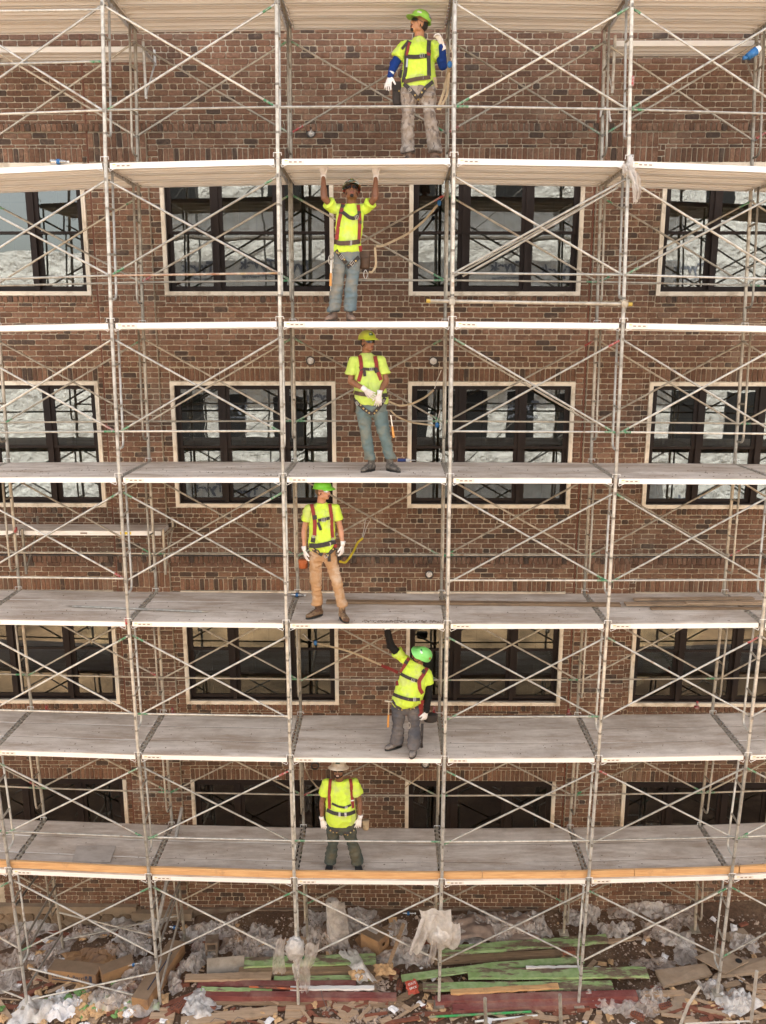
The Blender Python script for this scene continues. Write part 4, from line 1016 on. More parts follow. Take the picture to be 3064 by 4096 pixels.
P1 = dict(label='worker in camouflage trousers and lime hard hat standing highest, hand raised beside the steel post', o=(1500, 20), s=3.456, y=.45, seed=1, w=1.0,
 head=(612, 262), neck=(610, 470, .02), shL=(395, 560), shR=(835, 560), eL=(262, 830, -.02), wL=(212, 985, -.08), eR=(935, 835, -.05), wR=(930, 560, -.20), hipL=(365, 1130), hipR=(835, 1120), crotch=(600, 1310), kL=(455, 1580, -.03), kR=(770, 1580, -.03), aL=(460, 2055), aR=(835, 2050),
 zl=9.745, face=(-.82, -.42, .28), up=(.25, 0, 1), skin=S1, hat=M_H1, shirt=M_HIVIS, under=M_NAVY, trs=M_CAMO, boot=M_B1, glove=M_GLW, tL=(-.05, -.2), tR=(.12, -.2), beard=1, bag=1.12,
 gL=dict(d=(-.28, -.15, -1), n=(.6, 1, 0), t=(1, -.4, 0), c=.3, ta=52), gR=dict(d=(-.42, -.25, .85), n=(-.75, -.5, -.3), t=(-.2, -1, .2), c=.75, ta=30), stick=((140, 18, 0, .05, .022, M_STW), (215, 28, 0, .045, .045, M_STB), (215, 28.5, 0, .03, .03, M_STW)),
 straps=[([(500, 450), (455, 580), (435, 700), (425, 900), (400, 1040)], .046, M_STRB, (0, .1, -.1)), ([(475, 520), (440, 700)], .03, M_STRAP), ([(750, 455), (738, 600), (740, 760), (745, 980)], .048, M_STRB), ([(742, 620), (742, 700)], .05, M_STRAP), ([(455, 715), (560, 720), (720, 705)], .046, M_STRB), ([(480, 480), (370, 610)], .03, M_STRB),
  ([(400, 1090), (500, 1180), (590, 1290)], .045, M_STRB), ([(800, 1060), (690, 1150), (615, 1280)], .045, M_STRB), ([(380, 900), (330, 1150), (350, 1320)], .05, M_STRB), ([(820, 1000), (850, 1200), (860, 1420)], .04, M_TAN), ([(450, 740), (440, 860)], .02, M_METAL)],
 belts=[([(400, 1065), (560, 1025), (760, 1000)], .045, M_LEATH)], grom=[(500, 1175), (555, 1245), (600, 1290), (685, 1155), (640, 1215), (350, 1190)], buck=[(645, 712, .05, .045, 0), (635, 1000, .05, .05, 0), (490, 1170, .03, .04, .6)])
P2 = dict(label='worker in blue grey trousers holding both gloved hands up against the deck above his head', o=(1230, 640), s=3.3527, y=.30, seed=2, w=1.0,
 head=(592, 432, -.02), neck=(585, 600, .03), shL=(345, 640, .02), shR=(800, 640, .02), eL=(222, 505, -.10), wL=(212, 215, -.02), eR=(905, 505, -.10), wR=(915, 225, -.02), hipL=(360, 1230), hipR=(700, 1220), crotch=(525, 1400), kL=(405, 1640, -.03), kR=(600, 1640, -.03), aL=(345, 2040), aR=(565, 2035),
 zl=7.85, face=(.05, -.8, .42), skin=S2, hat=M_H2, shirt=M_HIVIS, trs=M_T2, boot=M_B1, glove=M_GLG, tL=(-.09, -.2), tR=(.06, -.2), beard=1, slv=.5, bag=1.05, hem=-.02, chest=.165,
 gL=dict(d=(-.05, -.1, 1), n=(0, -1, .1), t=(1, 0, 0), c=.12, ta=30), gR=dict(d=(0, -.1, 1), n=(0, -1, .1), t=(1, 0, 0), c=.12, ta=22), stick=((90, 30, 0, .05, .05, M_STG), (90, 30, 0, .02, .03, M_STY), (130, 22, 0, .04, .035, M_STW), (55, 24, 0, .03, .03, M_STW)),
 straps=[([(480, 570), (455, 700), (420, 840), (395, 1070)], .046, M_STRAP), ([(480, 600), (445, 720)], .05, M_STRB), ([(680, 590), (690, 700), (700, 860), (685, 1090)], .042, M_STRAP), ([(690, 690), (700, 860)], .047, M_STRB), ([(470, 700), (560, 770), (620, 785), (700, 730)], .045, M_STRB),
  ([(385, 1210), (450, 1300), (520, 1380)], .05, M_STRB), ([(700, 1290), (610, 1380), (535, 1440)], .05, M_STRB), ([(700, 1150), (705, 1280)], .05, M_STRAP)],
 belts=[([(345, 1085), (430, 1120), (560, 1115), (720, 1090)], .055, M_LEATH)], grom=[(425, 1260), (495, 1333), (640, 1357), (562, 1415), (400, 1230)], buck=[(655, 770, .04, .045, .3), (570, 1115, .03, .06, 0), (465, 1300, .035, .05, .7), (605, 1385, .045, .05, -.7)])
P3 = dict(label='worker in yellow hard hat and teal grey trousers with grey gloves folded in front', o=(1250, 1300), s=3.31, y=.50, seed=3, w=1.06,
 head=(728, 232, 0), neck=(715, 385, .03), shL=(545, 470), shR=(905, 465), eL=(505, 745, -.02), wL=(695, 855, -.22), eR=(972, 745, -.02), wR=(885, 915, -.20), hipL=(575, 1010), hipR=(985, 1000), crotch=(790, 1200), kL=(708, 1460, -.03), kR=(950, 1450, -.03), aL=(770, 1790, .0), aR=(1035, 1780, .0),
 zl=5.875, face=(.62, -.76, .08), skin=S3, hat=M_H3, shirt=M_HIVIS2, trs=M_T3, boot=M_B3, glove=M_GLG, tL=(-.14, -.17), tR=(.15, -.17), bag=1.0, slv=.66, belly=.02,
 gL=dict(d=(.75, -.3, -.55), n=(.3, .9, .1), t=(-.3, 0, -.8), c=.4), gR=dict(d=(-.12, -.15, -1), n=(-.2, 1, 0), t=(-1, 0, 0), c=.4), stick=((78, 25, 0, .06, .04, M_STG), (100, 25, 0, .018, .022, M_STY), (75, 27, 0, .03, .012, M_STW)),
 straps=[([(615, 355), (640, 470), (655, 600), (610, 750)], .05, M_STRAP), ([(640, 545), (655, 600)], .055, M_STRB), ([(815, 345), (838, 470), (850, 580), (905, 730)], .05, M_STRAP), ([(830, 570), (855, 630)], .055, M_STRB), ([(670, 580), (760, 590), (840, 580)], .036, M_STRB), ([(685, 600), (695, 680)], .038, M_STRB),
  ([(550, 960), (620, 1050), (700, 1130), (790, 1180)], .048, M_STRB), ([(960, 960), (900, 1060), (840, 1140), (790, 1180)], .048, M_STRB)],
 belts=[([(560, 895), (640, 912), (740, 925)], .052, M_LEATH), ([(920, 930), (985, 930)], .052, M_STRB)], grom=[(645, 1067), (682, 1102), (717, 1140), (754, 1166), (818, 1164), (846, 1135)], buck=[(775, 590, .04, .042, 0), (605, 1030, .03, .05, .6), (930, 1000, .04, .03, 0)])
P4 = dict(label='worker in tan trousers and bright green hard hat with arms hanging at his sides', o=(1170, 1890), s=3.512, y=.22, seed=4, w=.95,
 head=(428, 262, 0), neck=(405, 440, .03), shL=(225, 505), shR=(600, 495), eL=(165, 810, .03), wL=(165, 1085, -.04), eR=(672, 790, .03), wR=(705, 1015, -.04), hipL=(240, 1060), hipR=(600, 1050), crotch=(425, 1215), kL=(330, 1520, -.03), kR=(625, 1530, -.03), aL=(350, 1870, .03), aR=(700, 1885, -.09),
 zl=3.885, face=(.84, -.50, .07), skin=S4, hat=M_H4, shirt=M_HIVIS, trs=M_T4, boot=M_B4, glove=M_GLW, tL=(-.16, -.13), tR=(.09, -.19), bag=.92, glass=2, hair=pmat('brown_hair', (.12,.07,.035), .8), slv=.55,
 gL=dict(d=(.18, -.1, -1), n=(.9, .4, 0), t=(.5, -.9, 0), c=.35), gR=dict(d=(-.1, -.1, -1), n=(-.9, .4, 0), t=(-.5, -.9, 0), c=.45), stick=((40, 42, 0, .05, .014, M_INKD), (175, 22, 0, .035, .03, M_STR)),
 straps=[([(262, 430), (295, 560), (318, 700), (312, 890)], .05, M_STRAP, ), ([(315, 600), (320, 660)], .055, M_STRB), ([(518, 400), (540, 560), (548, 760), (560, 920)], .046, M_STRAP), ([(540, 560), (543, 610)], .052, M_STRB), ([(360, 672), (440, 660), (520, 640)], .04, M_STRB), ([(360, 700), (400, 810)], .036, M_STRB),
  ([(290, 1080), (350, 1110), (420, 1160)], .05, M_STRB), ([(590, 1060), (530, 1120), (470, 1170)], .05, M_STRB), ([(513, 1160), (516, 1250)], .042, M_STRB), ([(600, 1000), (590, 1060)], .05, M_STRAP), ([(300, 910), (285, 980)], .06, M_STRB)],
 belts=[([(205, 1020), (330, 1035), (460, 1010), (600, 970)], .062, M_STRB)], grom=[(307, 1077), (350, 1098), (360, 1118), (558, 1073), (533, 1126), (494, 1161)], buck=[(445, 660, .055, .05, 0), (517, 1000, .02, .055, 0), (312, 900, .04, .03, 0), (560, 925, .04, .03, 0), (468, 1172, .04, .04, .5)])
P5 = dict(label='worker in mint green hard hat and dark jeans reaching one black sleeved arm up', o=(1480, 2480), s=3.8125, y=.30, seed=5, w=1.08,
 head=(775, 552, -.06), neck=(735, 655, .0), shL=(490, 575, .0), shR=(868, 815, .0), eL=(318, 395, -.03), wL=(262, 155, -.10), eR=(886, 1110, .0), wR=(862, 1400, -.07), hipL=(335, 1255), hipR=(760, 1250), crotch=(545, 1385), kL=(430, 1610, -.04), kR=(680, 1610, -.05), aL=(410, 1870, -.02), aR=(672, 1950, -.17),
 zl=1.90, face=(-.78, -.30, .50), up=(.70, -.42, .75), skin=S5, hat=M_H5, shirt=M_HIVIS, under=M_BLK, trs=M_T5, boot=M_B5, glove=M_GLW, tL=(-.19, -.1), tR=(-.05, -.2), bag=1.22, beard=3, belly=.05, slv=.5, hem=-.03, chest=.18,
 gL=dict(d=(-.1, -.1, 1), n=(0, -1, .1), t=(1, 0, 0), c=.3), gR=dict(d=(-.3, -.1, -1), n=(-.6, .8, 0), t=(-.8, -.6, 0), c=.7), stick=((120, 35, 0, .05, .02, M_STW), (100, 42, 0, .045, .02, M_STG), (215, 30, 0, .04, .03, M_STR)),
 straps=[([(640, 515), (560, 630), (490, 780), (435, 850)], .05, M_STRAP), ([(565, 620), (540, 665)], .055, M_STRB), ([(880, 720), (820, 820), (745, 930), (755, 1050), (800, 1120)], .052, M_STRAP), ([(835, 760), (800, 810)], .056, M_STRB), ([(470, 820), (580, 880), (720, 930)], .045, M_STRB),
  ([(340, 1220), (400, 1310), (480, 1355)], .035, M_STRB), ([(600, 1360), (680, 1340), (735, 1310)], .035, M_STRB), ([(790, 1180), (770, 1330), (745, 1470)], .075, M_STRAP), ([(425, 880), (420, 1000)], .04, M_STRAP)],
 belts=[([(345, 1125), (470, 1180), (620, 1215), (755, 1210)], .045, M_STRB)], grom=[(475, 1182), (510, 1195), (550, 1205), (588, 1211), (627, 1214), (335, 1222), (357, 1275), (443, 1342), (488, 1357), (618, 1352), (665, 1338)], buck=[(665, 918, .045, .045, -.25), (672, 1205, .03, .05, 0)])
P6 = dict(label='worker in white full brim hard hat and dark green trousers standing on the lowest deck', o=(1230, 3020), s=4.607, y=.27, seed=6, w=1.06,
 head=(572, 262, -.05), neck=(590, 470, .03), shL=(350, 510), shR=(870, 500), eL=(272, 860, .02), wL=(268, 1190, -.04), eR=(958, 850, .02), wR=(965, 1165, -.04), hipL=(345, 1190), hipR=(880, 1170), crotch=(635, 1410), kL=(465, 1660, -.03), kR=(840, 1660, -.03), aL=(415, 1975), aR=(925, 1990),
 zl=-.035, face=(-.08, -.93, .16), skin=S6, hat=M_H6, full=True, shirt=M_HIVIS, trs=M_T6, boot=M_B6, glove=M_GLW, tL=(-.03, -.2), tR=(.05, -.2), bag=1.16, beard=3, teeth=1, belly=.03, slv=.60, hem=-.08, tip=.10,
 gL=dict(d=(.22, -.12, -1), n=(.3, 1, 0), t=(1, -.3, 0), c=.25, ta=30), gR=dict(d=(-.22, -.12, -1), n=(-.3, 1, 0), t=(-1, -.3, 0), c=.25, ta=30), stick=((90, 30, 0, .07, .02, M_INKD),),
 straps=[([(430, 370), (410, 560), (405, 780), (410, 990)], .046, M_STRAP), ([(405, 810), (408, 850)], .05, M_STRB), ([(775, 360), (810, 560), (822, 780), (830, 980)], .046, M_STRAP), ([(822, 830), (825, 850)], .05, M_METAL), ([(450, 890), (560, 945), (680, 970), (800, 920)], .03, M_STRB),
  ([(395, 1365), (480, 1400), (580, 1400)], .032, M_STRB), ([(670, 1420), (740, 1445), (860, 1380)], .032, M_STRB)],
 belts=[([(360, 1010), (480, 1070), (640, 1100), (780, 1080), (870, 1040)], .050, M_STRB)], grom=[(430, 1378), (485, 1405), (541, 1412), (700, 1445), (740, 1456), (792, 1436), (843, 1397)], buck=[(710, 960, .03, .04, 0), (585, 1085, .02, .055, 0), (700, 1090, .02, .055, 0)])
PEOPLE = {}
for nm, P in (('1', P1), ('2', P2), ('3', P3), ('4', P4), ('5', P5), ('6', P6)):
    PEOPLE[nm] = person(P)
# ================================================================== THINGS ON THE DECKS
def at_deck(px, py, l):
    z = dz(l, 1, .5)
    for _ in range(4):
        q = atz(px, py, z); z = dz(l, q.x, min(DP, max(0, q.y)))
    return q
def board(name, A, B, w_, th, mat, label, cat='plank', group=None, upv=(0, 0, 1), bend=0, seed=0, lift=0, taper=0, nseg=14, rough=.0):
    """a board whose top centre line runs from A to B"""
    A, B = Vector(A), Vector(B); d = (B-A).normalized(); u = Vector(upv); s_ = u.cross(d).normalized(); u = d.cross(s_).normalized(); R = []; rr = random.Random(seed)
    for i in range(nseg+1):
        t_ = i/nseg; c = A.lerp(B, t_) + u*(bend*math.sin(math.pi*t_)) + u*(lift); e = rr.uniform(-rough, rough) if rough else 0
        wl = w_/2 + e; wr_ = w_/2 + (rr.uniform(-rough, rough) if rough else 0)
        if i in (0, nseg) and rough: c = c + d*rr.uniform(-rough, rough)*2
        R.append([c - s_*wl, c + s_*wr_, c + s_*wr_ - u*th, c - s_*wl - u*th])
    b = MB(); b.rings(R); o = b.build(name, mat); return tag(o, label, cat, group)
def wood(name, c1, c2, dirt, amt=.3, gr=(1.2, 14, 14), sc_=3.0):
    t = NT(name); n = t.noise(sc_, 6, .6, stretch=gr); k = t.ramp(n, [(.32, c1 + (1,)), (.66, c2 + (1,))])
    k = t.mix(t.ramp(t.noise(2.2, 6, .7), [(.62-.25*amt, (0,0,0,1)), (.72, (.9,.9,.9,1))]), k, dirt + (1,))
    vo = t.n('ShaderNodeTexVoronoi'); vo.inputs['Scale'].default_value = 2.3; mp = t.n('ShaderNodeMapping'); mp.inputs['Scale'].default_value = (.7, 3, 3); t.l(t.n('ShaderNodeNewGeometry').outputs['Position'], mp.inputs[0]); t.l(mp.outputs[0], vo.inputs['Vector'])
    k = t.mix(t.ramp(vo.outputs['Distance'], [(.035, (.9,.9,.9,1)), (.09, (0,0,0,1))]), k, tuple(x*.3 for x in c1) + (1,))
    t.l(k, t.b.inputs['Base Color']); t.b.inputs['Roughness'].default_value = .8; t.bump(n, .35, .004); return t.mat
M_PINE = wood('fresh_pine', (.52,.28,.12), (.68,.42,.20), (.35,.2,.1), .1)
M_OLDW = wood('weathered_timber', (.20,.125,.07), (.32,.215,.13), (.13,.09,.06), .3)
M_PALEW = wood('pale_timber', (.34,.23,.14), (.47,.33,.22), (.2,.14,.09), .35)
M_PLY = wood('plywood', (.27,.19,.125), (.36,.27,.19), (.22,.17,.13), .3, (2, 3, 3))
M_PLYG = wood('grey_plywood', (.25,.215,.175), (.33,.285,.235), (.2,.16,.12), .3, (2, 3, 3))
M_MAR = wood('maroon_painted_timber', (.15,.035,.03), (.24,.07,.06), (.32,.20,.16), .8, (1.5, 5, 5))
def green_wood():
    t = NT('green_painted_timber'); f = t.noise(3.0, 7, .7, stretch=(.5, 2, 2)); k = t.ramp(t.noise(9, 4), [(.3, (.23,.35,.12)), (.7, (.39,.50,.25))])
    k = t.mix(t.ramp(f, [(.49, (0,0,0,1)), (.55, (1,1,1,1))]), k, t.ramp(t.noise(14, 5), [(.3, (.13,.09,.06)), (.7, (.24,.17,.12))]))
    t.l(k, t.b.inputs['Base Color']); t.b.inputs['Roughness'].default_value = .75; t.bump(t.noise(40, 5), .4, .004); return t.mat
M_GRW = green_wood()
# toe boards on the lowest deck
tb = [(-4.75, -2.13), (-2.12, 2.72), (2.72, 4.92), (4.92, 6.42), (6.43, 8.2)]
names = ['leftmost orange pine toe board, broken near the left post', 'longest pine toe board in front of the man in dark green trousers', 'pine toe board right of the long one, with knots', 'short pine toe board between the two right posts', 'rightmost pine toe board running out of the picture']
for (a, c), nm in zip(tb, names):
    A = Vector((a + .004, .055, dz(6, a, 0) + .112)); C_ = Vector((c - .004, .055, dz(6, c, 0) + .112)); n = 12; R = []
    for i in range(n+1):
        x = A.x + (C_.x-A.x)*i/n; z = dz(6, x, 0) + .110 + .003*math.sin(x*3); R.append([Vector((x, .034, z)), Vector((x, .072, z)), Vector((x, .072, z-.108)), Vector((x, .034, z-.108))])
    b = MB(); b.rings(R); tag(b.build('toe_board', M_PINE), nm, 'toe board', 'pine toe boards along the lowest deck')
A, C_ = at_deck(1306, 2412, 4), at_deck(2480, 2424, 4)
board('plank', A + Vector((0, 0, .04)), C_ + Vector((0, 0, .04)), .10, .038, M_OLDW, 'long weathered timber lying on the deck behind the man in tan trousers', group=None, nseg=20)
for k, (a, c, w_, lf, nm) in enumerate((((2535, 2405), (3010, 2400), .09, .04, 'thin tan board on the back of the timber stack at the right'), ((2498, 2424), (3090, 2420), .13, .04, 'wide tan board on top in the timber stack at the right'), ((2605, 2437), (3100, 2436), .08, .022, 'dark nearest board of the timber stack at the right'), ((2745, 2426), (3100, 2419), .09, .062, 'short loose board on the timber stack at the right'))):
    board('plank', at_deck(*a, 4) + Vector((0, 0, lf)), at_deck(*c, 4) + Vector((0, 0, lf)), w_, .02, (M_PALEW, M_OLDW)[k == 2], nm, group='boards stacked on the right deck', rough=.006, seed=k)
zq = dz(2, 5.5, .2)
board('plank', (5.25, .30, zq + .03), (7.6, .30, zq + .045), .25, .018, M_OLDW, 'warped thin dark board on the second deck at the far right', bend=.02, rough=.004)
board('plank', (2.4, .62, dz(2, 3, .6) + .02), (5.0, .62, zq + .02), .2, .016, M_OLDW, 'flat board lying on the second deck between the right posts', nseg=8)
A, C_ = at_deck(262, 2428, 4), at_deck(836, 2452, 4)
r0 = empty('steel_bar', A); tag(r0, 'long grey steel bar with pointed ends lying across the left decks', 'bar')
zz = Vector((0, 0, .016)); d = (C_-A).normalized(); tube_obj('bar_shaft', A + zz + d*.1, C_ + zz - d*.1, .014, M_TUBE, r0); b = MB(); b.tube(A + zz, A + zz + d*.1, .003, 8, .014); b.build('bar_tip', M_TUBEB, r0); b = MB(); b.tube(C_ + zz - d*.1, C_ + zz, .014, 8, .003); b.build('bar_tip', M_TUBEB, r0)
pts = [at_deck(*p, 6) for p in ((308, 3386), (464, 3385), (440, 3452), (288, 3449))]
b = MB(); V = [p + Vector((0, 0, .012)) for p in pts] + [p + Vector((0, 0, .001)) for p in pts]; b.add(V, [(0, 3, 2, 1), (4, 5, 6, 7), (0, 1, 5, 4), (1, 2, 6, 5), (2, 3, 7, 6), (3, 0, 4, 7)])
M_PLYD = wood('pale_plywood', (.40,.345,.30), (.50,.44,.39), (.34,.28,.23), .2, (2, 3, 3)); tag(b.build('plywood_sheet', M_PLYD), 'square grey plywood piece lying on the lowest left deck behind the toe board', 'plywood')
M_BOTC = clear_mat('bottle_plastic', (.85,.88,.9,1), .35); M_BLU = pmat('blue_print', (.015,.12,.32), .4, var=.1); M_CAULK = pmat('caulk_blue', (.02,.05,.22), .4)
def bottle(loc, ang, label, s=1.0, group=None):
    d = Vector((math.cos(ang), math.sin(ang), 0)); r = .032*s; p = Vector(loc) + Vector((0, 0, r)); o = empty('water_bottle', p); tag(o, label, 'bottle', group)
    def rg(t_, rr): x, y = frame_of(d); return [p + d*t_ + (x*math.cos(2*math.pi*i/12) + y*math.sin(2*math.pi*i/12))*rr for i in range(12)]
    b = MB(); b.rings([rg(-.1, r*.8), rg(-.095, r), rg(-.02, r*.95), rg(.03, r), rg(.075, r*.7), rg(.095, r*.38), rg(.11, r*.38)]); b.build('bottle_body', M_BOTC, o, smooth=True)
    b = MB(); b.rings([rg(-.022, r*1.02), rg(.018, r*1.02)], cap=False); b.build('bottle_label', M_BLU, o, smooth=True); b = MB(); b.rings([rg(.105, r*.45), rg(.125, r*.45)]); b.build('bottle_cap', M_STW, o)
bottle(Vector((-2.65, .03, dz(1, -2.6, 0) + .0)), .1, 'clear water bottle lying on the edge of the second highest deck at the left')
bottle(at_deck(1190, 2388, 4), -.2, 'clear bottle with blue label on the deck beside the man in tan trousers')
p = at_deck(1615, 1848, 3); r0 = empty('caulk_tube', p); tag(r0, 'dark blue caulk tube lying on the deck by the grey boots', 'caulk tube')
b = MB(); b.tube(p + Vector((-.09, 0, .026)), p + Vector((.09, .0, .026)), .024, 12); b.build('tube_body', M_CAULK, r0); b = MB(); b.tube(p + Vector((.091, 0, .026)), p + Vector((.17, 0, .026)), .008, 8, .003); b.build('nozzle', M_STW, r0); b = MB(); b.tube(p + Vector((.03, 0, .026)), p + Vector((.088, 0, .026)), .0248, 12); b.build('label', M_STW, r0)
# fine droppings on the decks, too many to count
rg_ = random.Random(9)
def pebble(b, c, r):
    a_ = rg_.uniform(0, 3.1); ca, sa = math.cos(a_), math.sin(a_)
    V = [Vector(c) + Vector(((x*ca - y*sa)*r*rg_.uniform(.6, 1.3), (x*sa + y*ca)*r*rg_.uniform(.6, 1.3), z*r*rg_.uniform(.5, 1.1))) for x, y, z in ((1,0,0),(0,1,0),(-1,0,0),(0,-1,0),(0,0,1),(0,0,-.5))]
    b.add(V, [(0,1,4),(1,2,4),(2,3,4),(3,0,4),(1,0,5),(2,1,5),(3,2,5),(0,3,5)])
M_MCR = pmat('mortar_crumbs', (.20,.15,.115), .95, var=.5, scale=30, bump=0)
b = MB()
for l in (2, 3, 4, 5, 6):
    for i in range(420):
        x = rg_.uniform(-4.6, 7.2); y = .03 + abs(rg_.gauss(0, .5)) % 1.2; pebble(b, (x, y, dz(l, x, y) + .003), rg_.choice((.004, .005, .007, .012)))
for i in range(260): x = rg_.uniform(1.0, 2.12); y = rg_.uniform(.02, .12); pebble(b, (x, y, dz(4, x, y) + .004), rg_.uniform(.005, .013))
tag(b.build('mortar_crumbs', M_MCR), 'crumbs of dried mortar scattered over the aluminium decks', kind='stuff')
# ---- film and cloth
def film_mat(name, col, alpha, rough=.35):
    t = NT(name); t.t.nodes.remove(t.b); d = t.n('ShaderNodeBsdfDiffuse'); d.inputs[0].default_value = col + (1,); tl = t.n('ShaderNodeBsdfTranslucent'); tl.inputs[0].default_value = col + (1,); g = t.n('ShaderNodeBsdfGlossy'); g.inputs['Roughness'].default_value = rough
    bp = t.n('ShaderNodeBump'); bp.inputs['Strength'].default_value = .6; bp.inputs['Distance'].default_value = .02; t.l(t.noise(26, 3, .6, stretch=(1, 2.2, 1)), bp.inputs['Height'])
    for q_ in (d, tl, g): t.l(bp.outputs[0], q_.inputs['Normal'])
    m1 = t.n('ShaderNodeMixShader'); m1.inputs[0].default_value = .4; t.l(d.outputs[0], m1.inputs[1]); t.l(tl.outputs[0], m1.inputs[2])
    m2 = t.n('ShaderNodeMixShader'); m2.inputs[0].default_value = .22; t.l(m1.outputs[0], m2.inputs[1]); t.l(g.outputs[0], m2.inputs[2])
    tr = t.n('ShaderNodeBsdfTransparent'); m3 = t.n('ShaderNodeMixShader'); k = t.ramp(t.noise(9, 5, .6), [(.3, (alpha*.6,)*3 + (1,)), (.7, (min(1, alpha*1.3),)*3 + (1,))]); t.l(k, m3.inputs[0]); t.l(tr.outputs[0], m3.inputs[1]); t.l(m2.outputs[0], m3.inputs[2]); t.l(m3.outputs[0], t.out.inputs[0]); return t.mat
M_FILM = film_mat('plastic_film', (.95,.88,.82), .45); M_FILMG = film_mat('dusty_film', (.74,.60,.50), .42); M_FILMW = film_mat('white_film', (.90,.86,.82), .95, .5)
def crumple(b, c, sx, sy, h, ang, rr, n=16, m_=12, onground=True, nrm=None):
    """an irregular crumpled sheet centred at c"""
    ca, sa = math.cos(ang), math.sin(ang); V = []; F = []; s0 = rr.uniform(0, 100); fq = rr.uniform(1.7, 2.9)/max(sx, sy)
    for j in range(m_+1):
        for i in range(n+1):
            u, v = i/n*2-1, j/m_*2-1; th = math.atan2(v, u); e = 1 - .35*abs(noise.noise(Vector((math.cos(th)*2 + s0, math.sin(th)*2, 0))))
            x, y = u*sx/2*e, v*sy/2*e; wx = noise.noise(Vector((x*fq*1.5, y*fq*1.5, s0 + 9)))*sx*.12; wy = noise.noise(Vector((x*fq*1.5, y*fq*1.5, s0 + 19)))*sy*.12; x += wx; y += wy
            r1 = 1 - 2*abs(noise.noise(Vector((x*fq + s0, y*fq, 0)))); r2 = 1 - 2*abs(noise.noise(Vector((x*fq*2.3, y*fq*2.3 + s0, 4)))); r3 = noise.noise(Vector((x*fq*5, y*fq*5, s0)))
            z = h*(.58*max(0, r1)**1.3 + .40*max(0, r2) + .12*r3); z = z*(1 - .6*max(abs(u), abs(v))**3) + .05*h*math.sin((u*3 + v*5)*2 + s0)
            if nrm is None:
                X = c[0] + x*ca - y*sa; Y = c[1] + x*sa + y*ca; Y = min(Y, 1.93); V.append((X, Y, gz(X, Y) + .015 + max(0, z) + (c[2] if len(c) > 2 else 0)))
            else: V.append(Vector(c) + nrm @ Vector((x, y, z)))
    for j in range(m_):
        for i in range(n): F.append((j*(n+1)+i, j*(n+1)+i+1, (j+1)*(n+1)+i+1, (j+1)*(n+1)+i))
    b.add(V, F)
def G(px, py, up=0): 
    z = -2.15
    for _ in range(5):
        q = atz(px, py, z + up); z = gz(q.x, min(q.y, 1.95))
    return Vector((q.x, q.y, z))
rr = random.Random(17)
b = MB(); b2 = MB()
spots = [(60,3760,.7,.5),(140,3720,.8,.45),(230,3790,.6,.5),(330,3740,.5,.3),(430,3720,.9,.4),(520,3760,.7,.4),(470,3830,.7,.4),(560,3800,.5,.35),(620,3700,.6,.35),(60,3850,.7,.5),(30,3930,.5,.5),(120,3690,.5,.3),(200,3850,.5,.4),
 (790,3740,.7,.35),(880,3730,.5,.4),(960,3790,.7,.45),(1040,3760,.5,.5),(820,3800,.5,.4),(1000,3830,.7,.3),(780,3860,.4,.5),(1090,3800,.4,.4),(930,3690,.3,.25),(1260,3690,.4,.3),(1250,3740,.35,.4),(1300,3770,.6,.5),(1400,3710,.7,.4),(1440,3680,.5,.4),(1480,3710,.4,.4),(1590,3720,.35,.3),(1560,3850,.8,.3),(1440,3850,.5,.5),(1620,3800,.5,.3),(1670,3830,.5,.45),(1780,3690,.9,.3),(1850,3740,.9,.45),(1950,3720,.8,.45),(2040,3740,.6,.4),(2090,3700,.5,.5),(2140,3720,.5,.5),(2000,3690,.8,.35),(2300,3680,.45,.35),(2360,3670,.35,.45),(2480,3650,.5,.3),(2570,3630,.7,.4),(2640,3650,.5,.3),(2720,3680,.6,.5),(2450,3740,.6,.3),(2500,3720,.35,.2),(2640,3740,.7,.35),(2700,3770,.6,.3),(2740,3820,.4,.55),(2620,3870,.8,.25),(2380,4010,.6,.3),(2470,4035,.7,.3),(2560,4045,.6,.3),(2610,4000,.5,.35),(2850,3970,.4,.35),(2920,4010,.4,.3),(2960,4030,.5,.25),(2980,3780,.5,.3),(500,3980,.7,.4),(560,4030,.6,.4),(430,4020,.6,.35),(530,3900,.4,.5),(590,3860,.4,.3),(700,3940,.25,.4)]
for i, (px, py, sx, sy) in enumerate(spots):
    q = G(px, py); crumple(b if i % 3 else b2, (q.x, q.y), sx*.92, sy*1.1, rr.uniform(.10, .22), rr.uniform(-.5, .5), rr, 22, 18)
tag(b.build('plastic_litter', M_FILM, smooth=False), 'crumpled clear plastic film strewn over the soil', kind='stuff'); tag(b2.build('dusty_plastic_litter', M_FILMG, smooth=False), 'dust covered plastic film strewn over the soil', kind='stuff')
# named films
def film_at(px, py, sx, sy, h, ang, mat, label, seed, lift=0, name='plastic_sheet'):
    q = G(px, py); b = MB(); crumple(b, (q.x, q.y, lift), sx, sy, h, ang, random.Random(seed), 26, 20); return tag(b.build(name, mat, smooth=True), label, 'plastic sheet')
film_at(350, 4020, .0 + .55, .4, .2, .2, M_FILM, 'crumpled plastic sheet beside the printed carton', 4)
film_at(145, 4070, .75, .5, .32, .1, M_FILMW, 'large grey white plastic bag at the lower left corner', 5)
film_at(795, 4030, .55, .5, .16, -.6, M_FILMW, 'white plastic sheet in front of the red timbers', 6)
film_at(1430, 3900, .28, .9, .2, .5, M_FILMW, 'long white twisted film lying over the timbers beside the carton', 7, .12)
film_at(2940, 4020, .6, .45, .22, .3, M_FILMW, 'pale plastic sheet near the leaning metal posts', 8)
M_BRP = pmat('brown_kraft_membrane', (.27,.20,.16), .85, var=.25, scale=6, bump=.5)
film_at(1960, 3735, 1.7, .55, .26, .0, M_BRP, 'crumpled brown membrane heaped along the foot of the wall', 31)
